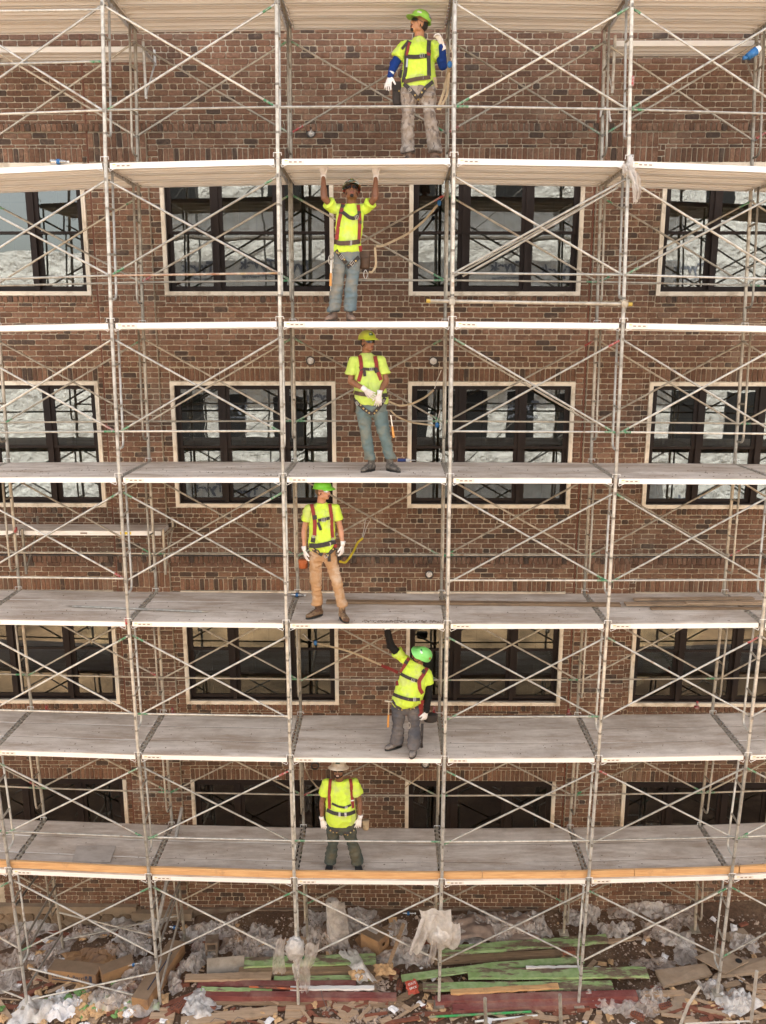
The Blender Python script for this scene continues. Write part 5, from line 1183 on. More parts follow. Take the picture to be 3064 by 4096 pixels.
# sheets hanging from the posts
def bundle(px, py, Y, rx, rz, mat, label, seed, drapes=()):
    c = at(px, py, Y); r0 = empty('plastic_bundle', c); tag(r0, label, 'plastic bundle'); rr = random.Random(seed); V = []; F = []; nu, nv = 28, 18
    for j in range(nv+1):
        ph = math.pi*j/nv
        for i in range(nu):
            th = 2*math.pi*i/nu; dv = Vector((math.sin(ph)*math.cos(th), math.sin(ph)*math.sin(th), math.cos(ph))); r = 1 - .38*abs(noise.noise(dv*2.6 + Vector((seed, 0, 0)))) + .16*noise.noise(dv*5.5 + Vector((0, seed, 0))) - .15*abs(noise.noise(dv*9 + Vector((0, seed, 4))))
            V.append(c + Vector((dv.x*rx*r, dv.y*rx*.8*r, dv.z*rz*r)))
    for j in range(nv):
        for i in range(nu): k = (i+1) % nu; F.append((j*nu+i, (j+1)*nu+i, (j+1)*nu+k, j*nu+k))
    b = MB(); b.add(V, F); b.build('wad', mat, r0, smooth=True)
    for (a, q, w0, w1, mt, bow) in drapes:
        A, Q = at(*a, Y - .06), at(*q, Y - .02); b = MB(); n, m_ = 10, 16; V = []; F = []
        for j in range(m_+1):
            t_ = j/m_; cc = A.lerp(Q, t_) + Vector((bow*math.sin(math.pi*t_), -.03*math.sin(math.pi*t_), 0)); w_ = (w0 + (w1-w0)*t_)*(1 if j < m_ else .8)
            for i in range(n+1):
                u = i/n*2 - 1; f = math.sin(u*5 + seed)*.03 + .03*noise.noise(Vector((u*3, t_*5, seed))) + .02*noise.noise(Vector((u*7, t_*9, seed))); V.append(cc + Vector((u*w_/2, f - .02, .04*noise.noise(Vector((u*3, t_*3 + 5, seed))))))
        for j in range(m_):
            for i in range(n): F.append((j*(n+1)+i, j*(n+1)+i+1, (j+1)*(n+1)+i+1, (j+1)*(n+1)+i))
        b.add(V, F); b.build('drape', mt, r0, smooth=True)
    return r0
bundle(1180, 3795, -.04, .155, .22, M_FILMW, 'white plastic bag bundle tied round a scaffold leg above the red timbers', 3, (((1128, 3750), (1120, 3890), .12, .2, M_FILM, -.03), ((1205, 3830), (1222, 3965), .22, .12, M_FILM, .02), ((1250, 3770), (1225, 3870), .2, .16, M_FILM, .02), ((1185, 3850), (1190, 3915), .12, .05, M_FILMW, 0)))
bundle(1768, 3735, -.04, .19, .25, M_FILMW, 'big torn white wrap hung on the scaffold leg right of the carton', 8, (((1740, 3635), (1762, 3770), .46, .36, M_FILMW, 0), ((1722, 3655), (1655, 3812), .22, .17, M_FILMW, -.01), ((1810, 3690), (1790, 3790), .2, .3, M_FILMW, .03), ((1740, 3760), (1720, 3850), .1, .1, M_FILM, 0)))
bundle(2521, 650, -.045, .04, .09, M_FILMW, 'torn white plastic strip tied round the post and hanging below the deck', 12, (((2508, 660), (2540, 812), .09, .05, M_FILMW, .03), ((2500, 655), (2505, 700), .09, .1, M_FILMW, 0), ((2528, 690), (2545, 800), .1, .06, M_FILM, .02)))
# plastic wrapped roll
q = G(1335, 3762); r0 = empty('plastic_roll', q); tag(r0, 'upright roll wrapped in pale plastic against the wall side', 'roll')
b = MB(); n = 24; top = at(1328, 3600, q.y).z; Rg = []
for j in range(13):
    t_ = j/12; zz = q.z - .02 + (top - q.z)*t_; Rg.append([Vector((q.x + .02*t_*-1 + (.105 + .012*noise.noise(Vector((math.cos(a)*2, math.sin(a)*2, t_*6))))*math.cos(a), q.y + .105*math.sin(a), zz)) for a in [2*math.pi*i/n for i in range(n)]])
Rg.append([Vector((q.x - .02 + .05*math.cos(2*math.pi*i/n), q.y + .05*math.sin(2*math.pi*i/n), top - .005)) for i in range(n)]); Rg.append([Vector((q.x - .02 + .045*math.cos(2*math.pi*i/n), q.y + .045*math.sin(2*math.pi*i/n), top - .12)) for i in range(n)])
b.rings(Rg); b.build('roll_core', M_FILMW, r0, smooth=True)
b = MB(); crumple(b, (q.x + .1, q.y - .12, top - .42), .30, .95, .09, 0, random.Random(4), 18, 22, nrm=Matrix.Rotation(math.radians(83), 3, 'X') @ Matrix.Rotation(.1, 3, 'Z')); b.build('loose_wrap', M_FILM, r0)
# ---- cartons
M_CARD = pmat('cardboard', (.36,.205,.095), .85, var=.12, scale=4, bump=.2, dirt=(.22,.13,.08), dirt_amt=.25); M_CARDD = pmat('cardboard_dusty', (.24,.16,.10), .9, var=.2, scale=4, bump=.2); M_INKB = pmat('carton_print', (.04,.045,.07), .8, var=.15); M_TAPE = pmat('tape', (.6,.55,.5), .4)
def carton(c, L, W_, H, yaw, label, tilt=0, pitch=0, open_end=True, flaps=()):
    M = Matrix.Translation(c) @ Matrix.Rotation(yaw, 4, 'Z') @ Matrix.Rotation(tilt, 4, 'X') @ Matrix.Rotation(pitch, 4, 'Y'); r0 = empty('cardboard_box', c); tag(r0, label, 'box')
    t_ = .006; b = MB(); b.box((-L/2, -W_/2, 0), (L/2, W_/2, t_)); b.box((-L/2, -W_/2, t_), (L/2, -W_/2+t_, H-t_)); b.box((-L/2, W_/2-t_, t_), (L/2, W_/2, H-t_)); b.box((-L/2, -W_/2+t_, t_), (-L/2+t_, W_/2-t_, H-t_)); b.build('carton_body', M_CARD, r0, M=M)
    b = MB(); b.box((-L/2, -W_/2, H-t_), (L/2, W_/2, H)); b.build('carton_lid', M_CARDD, r0, M=M)
    b = MB(); e = L/2 - t_; hw = .035; b.box((e, -W_/2+t_, t_), (e+t_-.001, -hw, H-t_)); b.box((e, hw, t_), (e+t_-.001, W_/2-t_, H-t_)); b.box((e, -hw, t_), (e+t_-.001, hw, H*.42)); b.box((e, -hw, H*.62), (e+t_-.001, hw, H-t_)); b.build('carton_end', M_CARD, r0, M=M)
    for (A, B2, C2, D2) in flaps:
        b = MB(); V = [M @ Vector(p) for p in (A, B2, C2, D2)]; nn = (V[1]-V[0]).cross(V[2]-V[0]).normalized()*.004; b.add(V + [v + nn for v in V], [(0,1,2,3),(7,6,5,4),(0,4,5,1),(1,5,6,2),(2,6,7,3),(3,7,4,0)]); b.build('flap', M_CARD, r0)
    return r0, M
c0 = G(300, 3925); r0, M = carton(c0 + Vector((0, .06, .0)), .80, .24, .215, -.13, 'long brown carton with dark printed name lying on the soil')
FT = M @ Matrix.Translation((-.34, -.1215, .09)) @ Matrix.Rotation(math.pi/2, 4, 'X')
cu = text('Perm-A-Barrier', .10, (0, 0, 0), Matrix.Identity(4), M_INKB, r0, 'lettering', .0005, 'LEFT', .001); cu.matrix_basis = FT; WM[cu.name] = FT
b = MB(); b.box((-.34, -.1225, .045), (.10, -.1201, .062)); b.build('printed_bar', M_INKB, r0, M=M); b = MB(); b.tube((.235, -.1201, .15), (.235, -.1225, .15), .022, 14); b.box((.285, -.1225, .06), (.33, -.1201, .18)); b.build('printed_mark', M_INKB, r0, M=M)
c1 = G(470, 3895); carton(c1, .5, .22, .18, .55, 'shorter open carton end behind the printed carton')
c2 = G(640, 3925); r2, M2 = carton(c2 + Vector((0, 0, .02)), 1.25, .26, .22, 1.36, 'long carton lying lengthwise beside the left scaffold leg')
b = MB(); b.box((-.45, -.05, .2205), (.35, -.03, .2225)); b.build('printed_bar', M_INKB, r2, M=M2)
q = G(355, 3850); b = MB(); crumple(b, (q.x, q.y, .04), .95, .6, .1, .1, random.Random(2), 14, 8); tag(b.build('flattened_carton', M_CARD), 'torn flattened carton behind the printed carton', 'cardboard')
c3 = G(1500, 3790); r3, M3 = carton(c3, .36, .30, .29, -.62, 'square taped carton behind the green and red timbers', flaps=(((-.18, -.15, .0), (-.18, .15, .0), (-.33, .15, .10), (-.33, -.12, .06)), ((.18, .15, .02), (.18, -.15, .02), (.36, -.12, .06), (.34, .15, .09))))
b = MB(); b.box((-.19, -.03, .2905), (.05, .03, .2925)); b.box((-.19, -.03, .16), (-.181, .03, .2925)); b.build('packing_tape', M_TAPE, r3, M=M3)
# ---- boards on the ground
def gb(a, c, w_, th, mat, label, up=0.0, bend=0, seed=0, rough=.01, grp=None):
    A, C2 = G(*a, up), G(*c, up); zA = A.z; 
    A.z = zA + up; C2.z += up
    return board('plank', A, C2, w_, th, mat, label, 'plank', grp, bend=bend, seed=seed, rough=rough)
g1 = 'timbers piled left of the middle post'; g2 = 'timbers piled in the middle of the yard'
gb((978, 3848), (1500, 3832), .20, .03, M_GRW, 'furthest timber with a green edge, behind the red beams', .17, grp=g1)
gb((960, 3880), (1560, 3872), .12, .10, M_OLDW, 'thick brown timber under the green edged board', .13, grp=g1, seed=2)
gb((792, 3934), (1420, 3930), .10, .09, M_MAR, 'upper dark red painted beam of the left pile', .10, grp=g1, seed=3)
gb((806, 3972), (1590, 3982), .12, .12, M_MAR, 'longest dark red painted beam with pale scrapes in front', .12, grp=g1, seed=4)
gb((768, 4002), (1612, 4020), .09, .03, M_OLDW, 'thin brown strip at the very front of the left pile', .035, grp=g1, seed=5)
gb((805, 3952), (1090, 3962), .07, .03, M_GRW, 'narrow pale strip lying between the two red beams', .13, grp=g1, seed=6)
gb((739, 3908), (1087, 3900), .14, .04, M_PALEW, 'pale new timber sticking out left under the grey plywood', .15, grp=g1, seed=7)
gb((1100, 3912), (1480, 3905), .08, .04, M_GRW, 'green stained strip lying behind the upper red beam', .12, grp=g1, seed=8)
gb((1165, 3950), (1500, 3948), .07, .03, M_ALU, 'grey metal strip lying between the red beams', .125, grp=g1, seed=9)
gb((724, 4085), (1106, 4040), .17, .04, M_PALEW, 'pale split board lying alone at the bottom of the picture', .05)
gb((1763, 3800), (2430, 3750), .17, .05, M_GRW, 'furthest green painted board, slanting up to the right', .14, grp=g2, seed=10)
gb((1740, 3838), (2330, 3800), .12, .06, M_OLDW, 'brown timber under the furthest green board', .10, grp=g2, seed=24)
gb((1602, 3912), (2330, 3836), .13, .03, M_GRW, 'curved green painted board second from the wall', .13, .05, grp=g2, seed=11)
gb((1870, 3892), (2590, 3886), .20, .04, M_GRW, 'widest green painted board with bare patches', .17, grp=g2, seed=12)
gb((1690, 3944), (2450, 3936), .15, .04, M_GRW, 'green painted board nearest to the red beams', .16, grp=g2, seed=13)
gb((1801, 3966), (2235, 3942), .09, .03, M_PINE, 'orange new lath lying on the nearest green board', .19, grp=g2, seed=14)
gb((1738, 3994), (2548, 3972), .13, .11, M_MAR, 'rear dark red beam in front of the green boards', .14, grp=g2, seed=15)
gb((1811, 4030), (2480, 3992), .13, .10, M_MAR, 'front dark red beam with flaking paint', .11, grp=g2, seed=16)
gb((2100, 3868), (2320, 3866), .05, .02, M_ALU, 'thin white metal trim lying on the green boards', .2, grp=g2, seed=17)
gb((1560, 4018), (1690, 3940), .001 + .10, .03, M_OLDW, 'short brown offcut beside the red bag', .05, seed=18)
gb((1550, 3700), (1640, 3815), .25, .04, M_PALEW, 'brown board lying behind the long handle', .03, seed=19)
gb((2560, 3975), (2735, 3968), .10, .05, M_PALEW, 'short pale block right of the red beams', .06, seed=20)
gb((2695, 4050), (2748, 3975), .22, .02, M_PLY, 'small brown board leaning toward the front posts', .04, seed=21)
gb((2765, 4030), (2935, 4058), .06, .04, M_PALEW, 'splintered stick in front of the right plywood', .06, seed=22)
gb((2895, 3750), (2990, 3725), .18, .02, M_PLY, 'small board on the slope at the right', .03, seed=23)
gb((3000, 3990), (3100, 3985), .1, .03, M_PALEW, 'pale lath at the right edge of the picture', .03, seed=25)
def quad_sheet(P, th, mat, label, cat='plywood'):
    b = MB(); nn = (P[1]-P[0]).cross(P[3]-P[0]).normalized()
    if nn.z < 0: nn = -nn
    b.add([p for p in P] + [p - nn*th for p in P], [(0,1,2,3),(7,6,5,4),(0,4,5,1),(1,5,6,2),(2,6,7,3),(3,7,4,0)]); return tag(b.build('plywood_sheet', mat), label, cat)
def GU(px, py, up): q = G(px, py, up); q.z += up; return q
quad_sheet([at(826, 3918, G(826, 3918).y), at(975, 3899, G(975, 3903).y), at(978, 3821, G(975, 3870).y), at(828, 3834, G(826, 3885).y)], .012, M_PLYG, 'grey square plywood propped on the left timbers')
quad_sheet([GU(2654, 3945, .12), GU(2850, 3895, .12), GU(2820, 3852, .14), GU(2620, 3880, .14)], .05, M_PLY, 'brown plywood sheet lying at the right of the pile')
sh = quad_sheet([GU(2780, 3827, .22), GU(2900, 3893, .2), GU(2994, 3845, .22), GU(2873, 3790, .25)], .02, M_PLY, 'diamond turned plywood sheet with a round hole')
b = MB(); c = GU(2955, 3843, .235); b.tube(c - Vector((0, 0, .004)), c + Vector((0, 0, .0015)), .05, 16); o = b.build('hole', M_DARKO, sh)
quad_sheet([GU(2850, 3905, .12), GU(3100, 3880, .12), GU(3100, 3825, .14), GU(2930, 3840, .14)], .05, M_PLY, 'long plywood sheet running out of the right edge')
for (cx_, cy_, w_, h_, nm) in ((1190, 4050, .36, .26, 'whitewashed wooden sole block under the middle left post'), (1757, 4030, .36, .2, 'wooden sole block under the middle right post'), (645, 4085, .36, .24, 'wooden sole block under the left post with the lashed rope')):
    c = G(cx_, cy_); r0 = empty('sole_block', c); tag(r0, nm, 'block', 'sole blocks under the front posts')
    for k in range(2): b = MB(); b.box((c.x - w_/2, c.y - h_/2 + k*h_/2 + .003, c.z - .04), (c.x + w_/2, c.y - h_/2 + (k+1)*h_/2 - .003, c.z + .045 - .02*(1-k))); b.build('plank', M_PALEW, r0)
# tubes and stakes
def stick(name, a, c, r, mat, label, cat, n=10):
    b = MB(); b.tube(a, c, r, n); return tag(b.build(name, mat, smooth=False), label, cat)
M_BGR = pmat('bright_green_plastic', (.03,.27,.07), .6, var=.25, scale=12, dirt=(.25,.22,.16), dirt_amt=.1)
stick('green_pipe', GU(1718, 4068, .06), GU(2125, 4046, .06), .018, M_BGR, 'bright green tube lying in front of the red beams', 'pipe')
stick('white_pipe', GU(1900, 4086, .04), GU(2150, 4062, .04), .016, M_STW, 'dirty white pipe lying in front of the green tube', 'pipe')
M_ORG = pmat('orange_plastic', (.42,.11,.04), .6, var=.3, scale=14, dirt=(.05,.04,.04), dirt_amt=.4, dscale=6)
stick('orange_rod', GU(997, 3947, .16), GU(1232, 3957, .16), .014, M_ORG, 'orange and black rod lying on the left timbers', 'rod')
b = MB(); a, c = at(2800, 3946, -.55), at(2753, 4019, -.55); e = at(2718, 4110, -.55); b.path([a, c, e], .026, 4); M_PST = pmat('post_metal', (.48,.44,.39), .5, metal=.2, var=.2, scale=8); tag(b.build('fence_post', M_PST), 'bent pale metal post sticking up at the lower right', 'post')
r0 = empty('barrier_frame', at(3004, 4096, -.55)); tag(r0, 'straight metal post with bottom rail at the lower right corner', 'post'); b = MB(); b.path([at(3027, 3884, -.55), at(3004, 4090, -.55)], .026, 4); b.build('upright', M_PST, r0); b = MB(); b.path([at(2740, 4095, -.55), at(3010, 4084, -.55)], .016, 4); b.build('bottom_rail', M_PST, r0)
for (px, py, nm) in ((1940, 3993, 'short rusty stake in front of the red beams, left one'), (2240, 3978, 'short rusty stake at the right end of the red beams')): stick('stake', at(px, py, -.45), at(px + 4, 4110, -.45), .026, M_TUBEB, nm, 'stake', 8)
a, c = at(1616, 3694, 1.1), GU(1548, 3880, .12)
board('handle', a, c, .055, .03, M_OLDW, 'long wooden handle leaning over torn tan paper', 'handle', upv=(0, -1, .3), nseg=2)
M_KRAFT = pmat('kraft_paper', (.52,.33,.17), .85, var=.15, scale=8, bump=.3)
for (px, py, sx, sy, nm, sd) in ((1535, 3908, .34, .26, 'torn tan paper at the foot of the long handle', 51), (1440, 3935, .30, .22, 'creased tan paper scrap on the red beam', 52)):
    q = G(px, py); b = MB(); crumple(b, (q.x, q.y, .12), sx, sy, .1, .2, random.Random(sd), 12, 9); tag(b.build('paper_scrap', M_KRAFT), nm, 'paper')
M_MAGR = pmat('red_print_bag', (.40,.06,.03), .5, var=.1); q = G(1648, 3975); r0 = empty('printed_bag', q); tag(r0, 'small orange red bag with white letters between the timber piles', 'bag')
MM = Matrix.Translation(q + Vector((0, 0, .02))) @ Matrix.Rotation(.45, 4, 'Z') @ Matrix.Rotation(.75, 4, 'X')
b = MB(); crumple(b, (0, 0, 0), .21, .21, .03, 0, random.Random(77), 12, 12, nrm=MM.to_3x3()); b.v = [(v[0] + q.x, v[1] + q.y, v[2] + q.z + .12) for v in b.v]; b.build('bag_sheet', M_MAGR, r0)
for k, s_ in enumerate(('STATE', 'BRICK')):
    T_ = Matrix.Translation(q + Vector((0, 0, .12))) @ MM.to_3x3().to_4x4() @ Matrix.Translation((0, .03 - .06*k, .04)); cu = text(s_, .045, (0, 0, 0), Matrix.Identity(4), M_STW, r0, 'lettering', .0005); cu.matrix_basis = T_; WM[cu.name] = T_
bottle(G(536, 3886) + Vector((0, 0, .1)), .3, 'clear bottle with blue label lying among plastic behind the lengthwise carton'); bottle(G(700, 3717), -.2, 'water bottle by the stone base of the wall'); bottle(G(1634, 3660), .0, 'water bottle lying near the wall above the square carton')
# loose bricks and blocks
M_BRKL = pmat('loose_brick', (.20,.07,.04), .9, var=.3, scale=12, bump=.6)
def lbrick(px, py, yaw, label, up=0, roll=0):
    c = G(px, py) + Vector((0, 0, up)); M = Matrix.Translation(c) @ Matrix.Rotation(yaw, 4, 'Z') @ Matrix.Rotation(roll, 4, 'X'); L, W_, H = .1, .046, .034; r0 = empty('loose_brick', c); tag(r0, label, 'brick', 'loose bricks on the ground')
    b = MB(); b.box((-L, -W_, 0), (L, W_, 2*H)); b.build('brick_block', M_BRKL, r0, M=M); b = MB()
    for i in range(5):
        for j in (-1, 1): b.box((-.075 + i*.035, j*.02-.008, 2*H), (-.057 + i*.035, j*.02+.008, 2*H+.001))
    b.build('brick_hole', M_DARKO, r0, M=M)
for a in (((733, 3942), .2, 'loose red brick left of the red beams'), ((700, 4040), .9, 'left one of two perforated bricks beside the left sole block'), ((722, 4032), 1.2, 'right one of two perforated bricks beside the left sole block'), ((1600, 3950), 1.4, 'dark perforated brick beside the red bag'), ((2272, 3848), .1, 'perforated brick lying on the green boards'), ((2330, 4040), .1, 'dusty tan brick in front of the red beams'), ((2550, 4072), -.5, 'brick at the bottom right of the red beams'), ((1575, 3905), .9, 'dark brick behind the tan paper'), ((2660, 4035), .3, 'brick beside the front plastic sheet'), ((2270, 4030), .4, 'brick near the right rusty stake')): lbrick(*a[0], a[1], a[2], .17 if 'on the green' in a[2] else 0)
c = G(850, 3815); r0 = empty('concrete_block', c); tag(r0, 'grey hollow concrete block standing behind the grey plywood', 'block'); b = MB(); M = Matrix.Translation(c) @ Matrix.Rotation(.1, 4, 'Z'); 
for bx in (((-.1, -.1, 0), (-.065, .1, .28)), ((.065, -.1, 0), (.1, .1, .28)), ((-.065, -.1, .0), (.065, .1, .035)), ((-.065, -.1, .125), (.065, .1, .155)), ((-.065, -.1, .245), (.065, .1, .28))): b.box(*bx, M=M)
b.build('block_body', M_CONC, r0)
# rubble and scraps nobody could count
M_RUB = pmat('rubble', (.36,.275,.215), .95, var=.5, scale=9, bump=.4); b = MB(); rg_ = random.Random(33)
def cl(px, py): return (abs(noise.noise(Vector((px/300, py/120, 3)))) > .12)
for i in range(8200):
    px, py = rg_.uniform(-60, 3130), rg_.uniform(3660, 4130)
    if not cl(px, py) and rg_.random() < .6: continue
    q = G(px, py)
    if q.y > 1.95: continue
    r = rg_.choice((.008, .012, .016, .02)) if rg_.random() < .93 else rg_.uniform(.025, .05); pebble(b, (q.x, q.y, q.z + r*.2), r)
for i in range(420):
    px, py = rg_.gauss(1480, 95), rg_.gauss(4060, 28)
    if rg_.random() < .3: px, py = rg_.gauss(1500, 45), rg_.gauss(3950, 12)
    q = G(px, py); pebble(b, (q.x, q.y, q.z + .01), rg_.uniform(.015, .045))
tag(b.build('rubble', M_RUB), 'stones and mortar rubble scattered over the soil', kind='stuff')
b1, b2_, b3 = MB(), MB(), MB()
for i in range(150):
    px, py = rg_.gauss(310, 110), rg_.gauss(4040, 32)
    q = G(px, py); bb = (b1, b1, b1, b2_, b3)[i % 5]; s_ = rg_.uniform(.06, .17); crumple(bb, (q.x, q.y, rg_.uniform(0, .05)), s_, s_*rg_.uniform(.6, 1), s_*.5, rg_.uniform(0, 3), rg_, 5, 4)
for i in range(230):
    px, py = rg_.uniform(0, 3064), rg_.uniform(3680, 4110); q = G(px, py); s_ = rg_.uniform(.05, .17); crumple(b1 if i % 4 else b3, (q.x, q.y, .01), s_, s_*.7, s_*.4, rg_.uniform(0, 3), rg_, 4, 3)
M_LEAFG = pmat('green_scrap', (.16,.30,.09), .7, var=.3); M_WHS = pmat('white_scrap', (.72,.70,.70), .7, var=.08)
tag(b1.build('paper_litter', M_KRAFT), 'torn kraft paper scraps heaped at the lower left', kind='stuff'); tag(b2_.build('green_litter', M_LEAFG), 'green torn wrapping scraps among the paper', kind='stuff'); tag(b3.build('white_litter', M_WHS), 'white paper scraps scattered over the ground', kind='stuff')
q = G(245, 4070); b = MB(); crumple(b, (q.x, q.y, .05), .42, .36, .2, .3, random.Random(91), 22, 18); tag(b.build('white_rag', M_WHS), 'bright white crumpled rag at the lower left', 'rag')
# splintered offcuts and brick bits
M_SPL = M_PALEW; b = MB(); b4 = MB()
for i in range(240):
    px, py = rg_.uniform(-40, 3100), rg_.choice((rg_.uniform(3700, 4100), rg_.gauss(3990, 60), rg_.gauss(4060, 25))); q = G(px, py)
    if q.y > 1.8: continue
    L_ = rg_.choice((rg_.uniform(.05, .3), rg_.uniform(.1, .75))); a_ = rg_.gauss(0, .6); wd = rg_.uniform(.012, .05); M = Matrix.Translation(q + Vector((0, 0, .02))) @ Matrix.Rotation(a_, 4, 'Z') @ Matrix.Rotation(rg_.uniform(-.12, .12), 4, 'Y'); (b if i % 3 else b4).box((-L_/2, -wd, 0), (L_/2, wd, rg_.uniform(.008, .03)), M=M)
for i in range(60):
    px, py = rg_.uniform(0, 3100), rg_.choice((rg_.gauss(4030, 40), rg_.uniform(3700, 4100))); q = G(px, py)
    if q.y > 1.8: continue
    M = Matrix.Translation(q) @ Matrix.Rotation(rg_.uniform(0, 3), 4, 'Z') @ Matrix.Rotation(rg_.uniform(-.5, .5), 4, 'X'); s_ = rg_.uniform(.4, 1)
    (b3x if False else b4).box((-.05*s_, -.04*s_, 0), (.05*s_, .04*s_, .055*s_), M=M)
tag(b.build('wood_litter', M_PALEW), 'splintered timber offcuts scattered over the soil', kind='stuff'); tag(b4.build('brick_litter', M_BRKL), 'broken brick bits and red painted splinters scattered over the soil', kind='stuff')
# wires
M_WIRE = pmat('thin_wire', (.12,.10,.09), .5); b = MB()
for (pts) in (((840, 4090), (860, 4072), (900, 4080), (910, 4100)), ((920, 4100), (950, 4068), (980, 4078), (1000, 4100)), ((1980, 3920), (2030, 3960), (2050, 4030)), ((1280, 3940), (1290, 3990), (1310, 4040))):
    b.path([GU(*p, .08 + .05*(i % 2)) for i, p in enumerate(pts)], .005, 5)
tag(b.build('wire_litter', M_WIRE), 'thin loose wires looping over the rubble', kind='stuff')
# hanging glove, retractor
r0 = empty('hanging_glove', at(2418, 440, DP-.06)); tag(r0, 'pale work glove hanging on the upper right rear tube', 'glove')
b = MB(); c = at(2420, 442, DP-.08); b.path([c + Vector((-.06, 0, -.08)), c + Vector((-.05, 0, .0)), c + Vector((0, -.01, .03)), c + Vector((.05, 0, .0)), c + Vector((.07, 0, -.1))], .03, 8, rs=[.022, .03, .032, .034, .02], flat=.5); b.path([c + Vector((.05, 0, -.03)), c + Vector((.08, -.01, -.14))], .014, 6); b.build('glove_cloth', M_GLW, r0, smooth=True)
r0 = empty('lifeline_retractor', at(3015, 210, .0)); tag(r0, 'blue and white fall arrest reel strapped near the top right', 'reel')
b = MB(); b.tube(at(2990, 228, .05), at(3024, 203, .05), .042, 14, .05); b.build('reel_case', M_BLU, r0, smooth=True); b = MB(); b.tube(at(3025, 202, .05), at(3040, 191, .05), .046, 12, .03); b.build('reel_cap', M_STW, r0); b = MB(); b.tube(at(2972, 232, .05), at(2988, 230, .05), .022, 10); b.build('reel_hook', M_BLU, r0)
# ---- lanyards and tools
def lanyard(pts, w_, mat, label, hook=None, snap=None):
    """pts: (px, py, y)"""
    P = [at(*p) for p in pts]; r0 = empty('safety_lanyard', P[0]); tag(r0, label, 'lanyard'); b = MB(); R = []
    Q = []
    for i in range(len(P)-1):
        for k in range(5): Q.append(P[i].lerp(P[i+1], k/5))
    Q.append(P[-1])
    for _ in range(2): Q = [Q[0]] + [(Q[i-1] + Q[i]*2 + Q[i+1])/4 for i in range(1, len(Q)-1)] + [Q[-1]]
    for i, c in enumerate(Q):
        d = (Q[min(i+1, len(Q)-1)] - Q[max(i-1, 0)]).normalized(); n_ = (CAM - c).normalized(); s_ = d.cross(n_).normalized(); tw = .5*math.sin(i*.5); s_ = (s_*math.cos(tw) + n_*math.sin(tw)); n2 = s_.cross(d)
        R.append([c - s_*w_/2 - n2*.0015, c + s_*w_/2 - n2*.0015, c + s_*w_/2 + n2*.0015, c - s_*w_/2 + n2*.0015])
    b.rings(R); b.build('webbing', mat, r0)
    if hook:
        H = [at(*p) for p in hook]; b = MB(); b.path(H, .006, 6); b.build('snap_hook', M_METAL, r0)
    if snap:
        c = at(*snap); b = MB(); b.ell(c, (.03, .02, .04), 10, 7); b.build('clip_body', M_BLU, r0, smooth=True)
    return r0
M_YWEB = pmat('yellow_web', (.55,.42,.02), .7, var=.1)
lanyard([(1750, 440, .4), (1775, 370, .35), (1790, 300, .3), (1800, 262, .1)], .035, M_TAN, 'tan lanyard from the highest worker up to the blue clip', hook=[(1800, 255, .1), (1812, 220, .05), (1801, 190, .03), (1800, 160, .02), (1810, 150, .02), (1828, 172, 0)], snap=(1799, 258, .08))
lanyard([(1758, 440, .4), (1790, 380, .33), (1796, 290, .2)], .03, M_TAN, 'second tan lanyard strand falling from the blue clip')
lanyard([(1505, 985, .35), (1530, 985, .45), (1634, 935, .9), (1700, 880, 1.1), (1752, 818, 1.25)], .03, M_TAN, 'tan lanyard stretched from the man with raised arms to the rear tube', hook=[(1752, 815, 1.25), (1775, 790, 1.27), (1785, 750, 1.29)], snap=(1757, 812, 1.24))
lanyard([(1500, 990, .35), (1505, 1060, .36), (1490, 1090, .36), (1475, 1088, .36)], .03, M_TAN, 'loose tan lanyard loop at the hip of the man with raised arms')
lanyard([(1552, 1605, .6), (1600, 1625, .8), (1648, 1616, .95), (1700, 1590, 1.1), (1735, 1560, 1.25)], .028, M_TAN, 'tan lanyard rising from the folded hands worker to the dark clip', hook=[(1738, 1555, 1.25), (1748, 1520, 1.27), (1765, 1480, 1.29)])
lanyard([(1560, 1640, .6), (1585, 1665, .75), (1640, 1690, 1.0), (1740, 1702, 1.26)], .024, M_TAN, 'lower tan lanyard from the folded hands worker to the blue clip', hook=[(1745, 1700, 1.27), (1760, 1640, 1.29)], snap=(1748, 1700, 1.25))
lanyard([(1357, 2245, .35), (1380, 2252, .6), (1395, 2236, .75), (1415, 2205, .9), (1430, 2170, 1.05), (1452, 2152, 1.15)], .032, M_YWEB, 'yellow lanyard hooked from the tan trousers worker onto the rear brace', hook=[(1453, 2150, 1.16), (1466, 2110, 1.25), (1478, 2085, 1.28), (1462, 2080, 1.28), (1450, 2148, 1.16)])
lanyard([(1592, 2690, .42), (1560, 2675, .6), (1525, 2662, .75)], .045, M_STRAP, 'red printed shock pack behind the worker reaching up')
lanyard([(1525, 2661, .75), (1400, 2605, 1.0), (1262, 2572, 1.2)], .028, M_TAN, 'tan lanyard stretched left from the red shock pack', hook=[(1258, 2570, 1.22), (1235, 2560, 1.26), (1212, 2535, 1.3)], snap=(1262, 2571, 1.2))
lanyard([(1300, 3170, .5), (1271, 3152, .8), (1236, 3110, 1.1), (1222, 3075, 1.28)], .022, M_TAN, 'tan lanyard behind the shoulder of the lowest worker', hook=[(1222, 3075, 1.28), (1215, 3040, 1.3)])
lanyard([(1620, 3150, 1.3), (1660, 3120, 1.3), (1690, 3095, 1.3)], .02, M_TAN, 'thin tan strap hooked on the rear tube right of the lowest worker')
M_HAM = pmat('hammer_handle', (.55,.25,.06), .5)
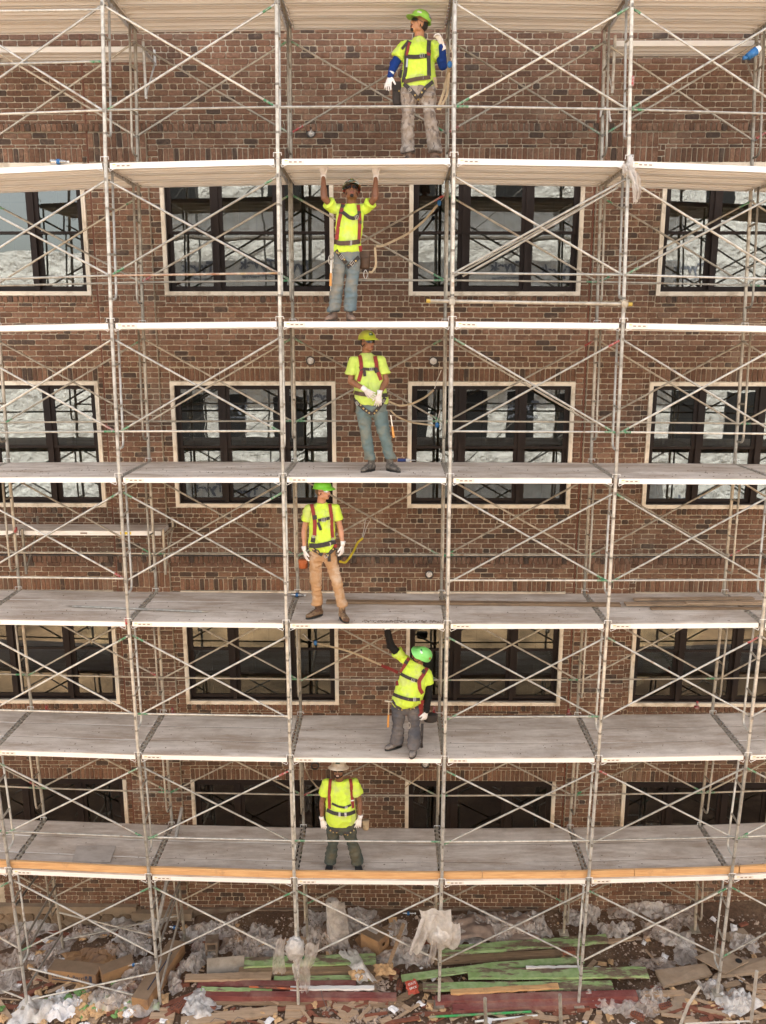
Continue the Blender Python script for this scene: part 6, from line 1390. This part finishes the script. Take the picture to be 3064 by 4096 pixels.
def hammer(top, bot, Y, label, head=True):
    a, c = at(*top, Y), at(*bot, Y); r0 = empty('hammer', a); tag(r0, label, 'hammer'); m_ = a.lerp(c, .5)
    b = MB(); b.tube(a, m_, .009, 8); b.build('shaft', M_METAL, r0); b = MB(); b.tube(m_, c, .013, 8, .017); b.build('grip', M_HAM, r0)
    if head: b = MB(); b.tube(a + Vector((-.06, 0, .015)), a + Vector((.06, 0, .0)), .016, 10, .010); b.build('hammer_head', M_TUBEB, r0)
hammer((1325, 1040), (1322, 1144), .12, 'hammer with orange grip hanging at the hip of the man with raised arms', False)
hammer((1563, 1660), (1575, 1750), .36, 'hammer with wooden grip hanging beside the folded hands worker', False)
hammer((1556, 2808), (1552, 2908), .20, 'hammer with orange red grip hanging from the belt of the reaching worker')
def pouch(c, w_, h_, mat, label):
    r0 = empty('tool_pouch', c); tag(r0, label, 'pouch'); b = MB(); n = 12
    b.rings([[c + Vector((math.cos(2*math.pi*i/n)*w_/2*s_, math.sin(2*math.pi*i/n)*w_*.28*s_, zz*h_)) for i in range(n)] for zz, s_ in ((-.5, .7), (-.4, .95), (.1, 1), (.45, 1.05), (.5, 1.02))]); b.build('pouch_bag', mat, r0, smooth=True)
    b = MB(); b.box((c.x - w_*.45, c.y - w_*.33, c.z + h_*.12), (c.x + w_*.45, c.y - w_*.26, c.z + h_*.5)); b.build('pouch_flap', mat, r0)
M_OLE = pmat('orange_leather', (.42,.11,.03), .6, var=.2)
pouch(at(1213, 2256, .35), .13, .13, M_OLE, 'orange leather tool pouch hanging by the tan trousers worker'); pouch(at(1590, 375, .5), .13, .26, M_STRB, 'dark tool bag hanging at the hip of the highest worker')
pouch(at(1457, 1040, .42), .15, .22, M_LEATH, 'brown tool pouch on the hip of the man with raised arms'); pouch(at(1463, 3300, .35), .10, .16, M_TAN, 'tan leather pouch beside the gloved hand of the lowest worker'); pouch(at(1722, 2872, .4), .2, .12, M_STRB, 'black and red tool bag behind the hand of the reaching worker')
pouch(at(1412, 1620, .62), .07, .2, M_LEATH, 'narrow pliers pouch on the hip of the folded hands worker')
def carab(px, py, Y, label, s=1.0):
    c = at(px, py, Y); b = MB(); P = [c + Vector((math.cos(a)*.022*s, 0, math.sin(a)*.055*s)) for a in [2*math.pi*i/14 for i in range(15)]]; b.path(P, .0045, 6); tag(b.build('carabiner', M_METAL, smooth=True), label, 'carabiner')
carab(1321, 1040, .1, 'steel carabiner at the left hip of the man with raised arms'); carab(1462, 1098, .2, 'large steel carabiner hanging under the brown pouch', 1.0); carab(1636, 2872 + 30, .05, 'steel hook at the end of the red strap', .8)
# dark strap hanging from reaching worker
b = MB(); b.path([at(1687, 2895, .05), at(1684, 2940, .04), at(1690, 2990, .03)], .012, 6); b.path([at(1692, 2895, .06), at(1690, 2950, .05), at(1684, 2992, .04)], .010, 6); tag(b.build('rope_tail', M_STRB, smooth=True), 'dark rope tail hanging beside the dark jeans', 'rope')
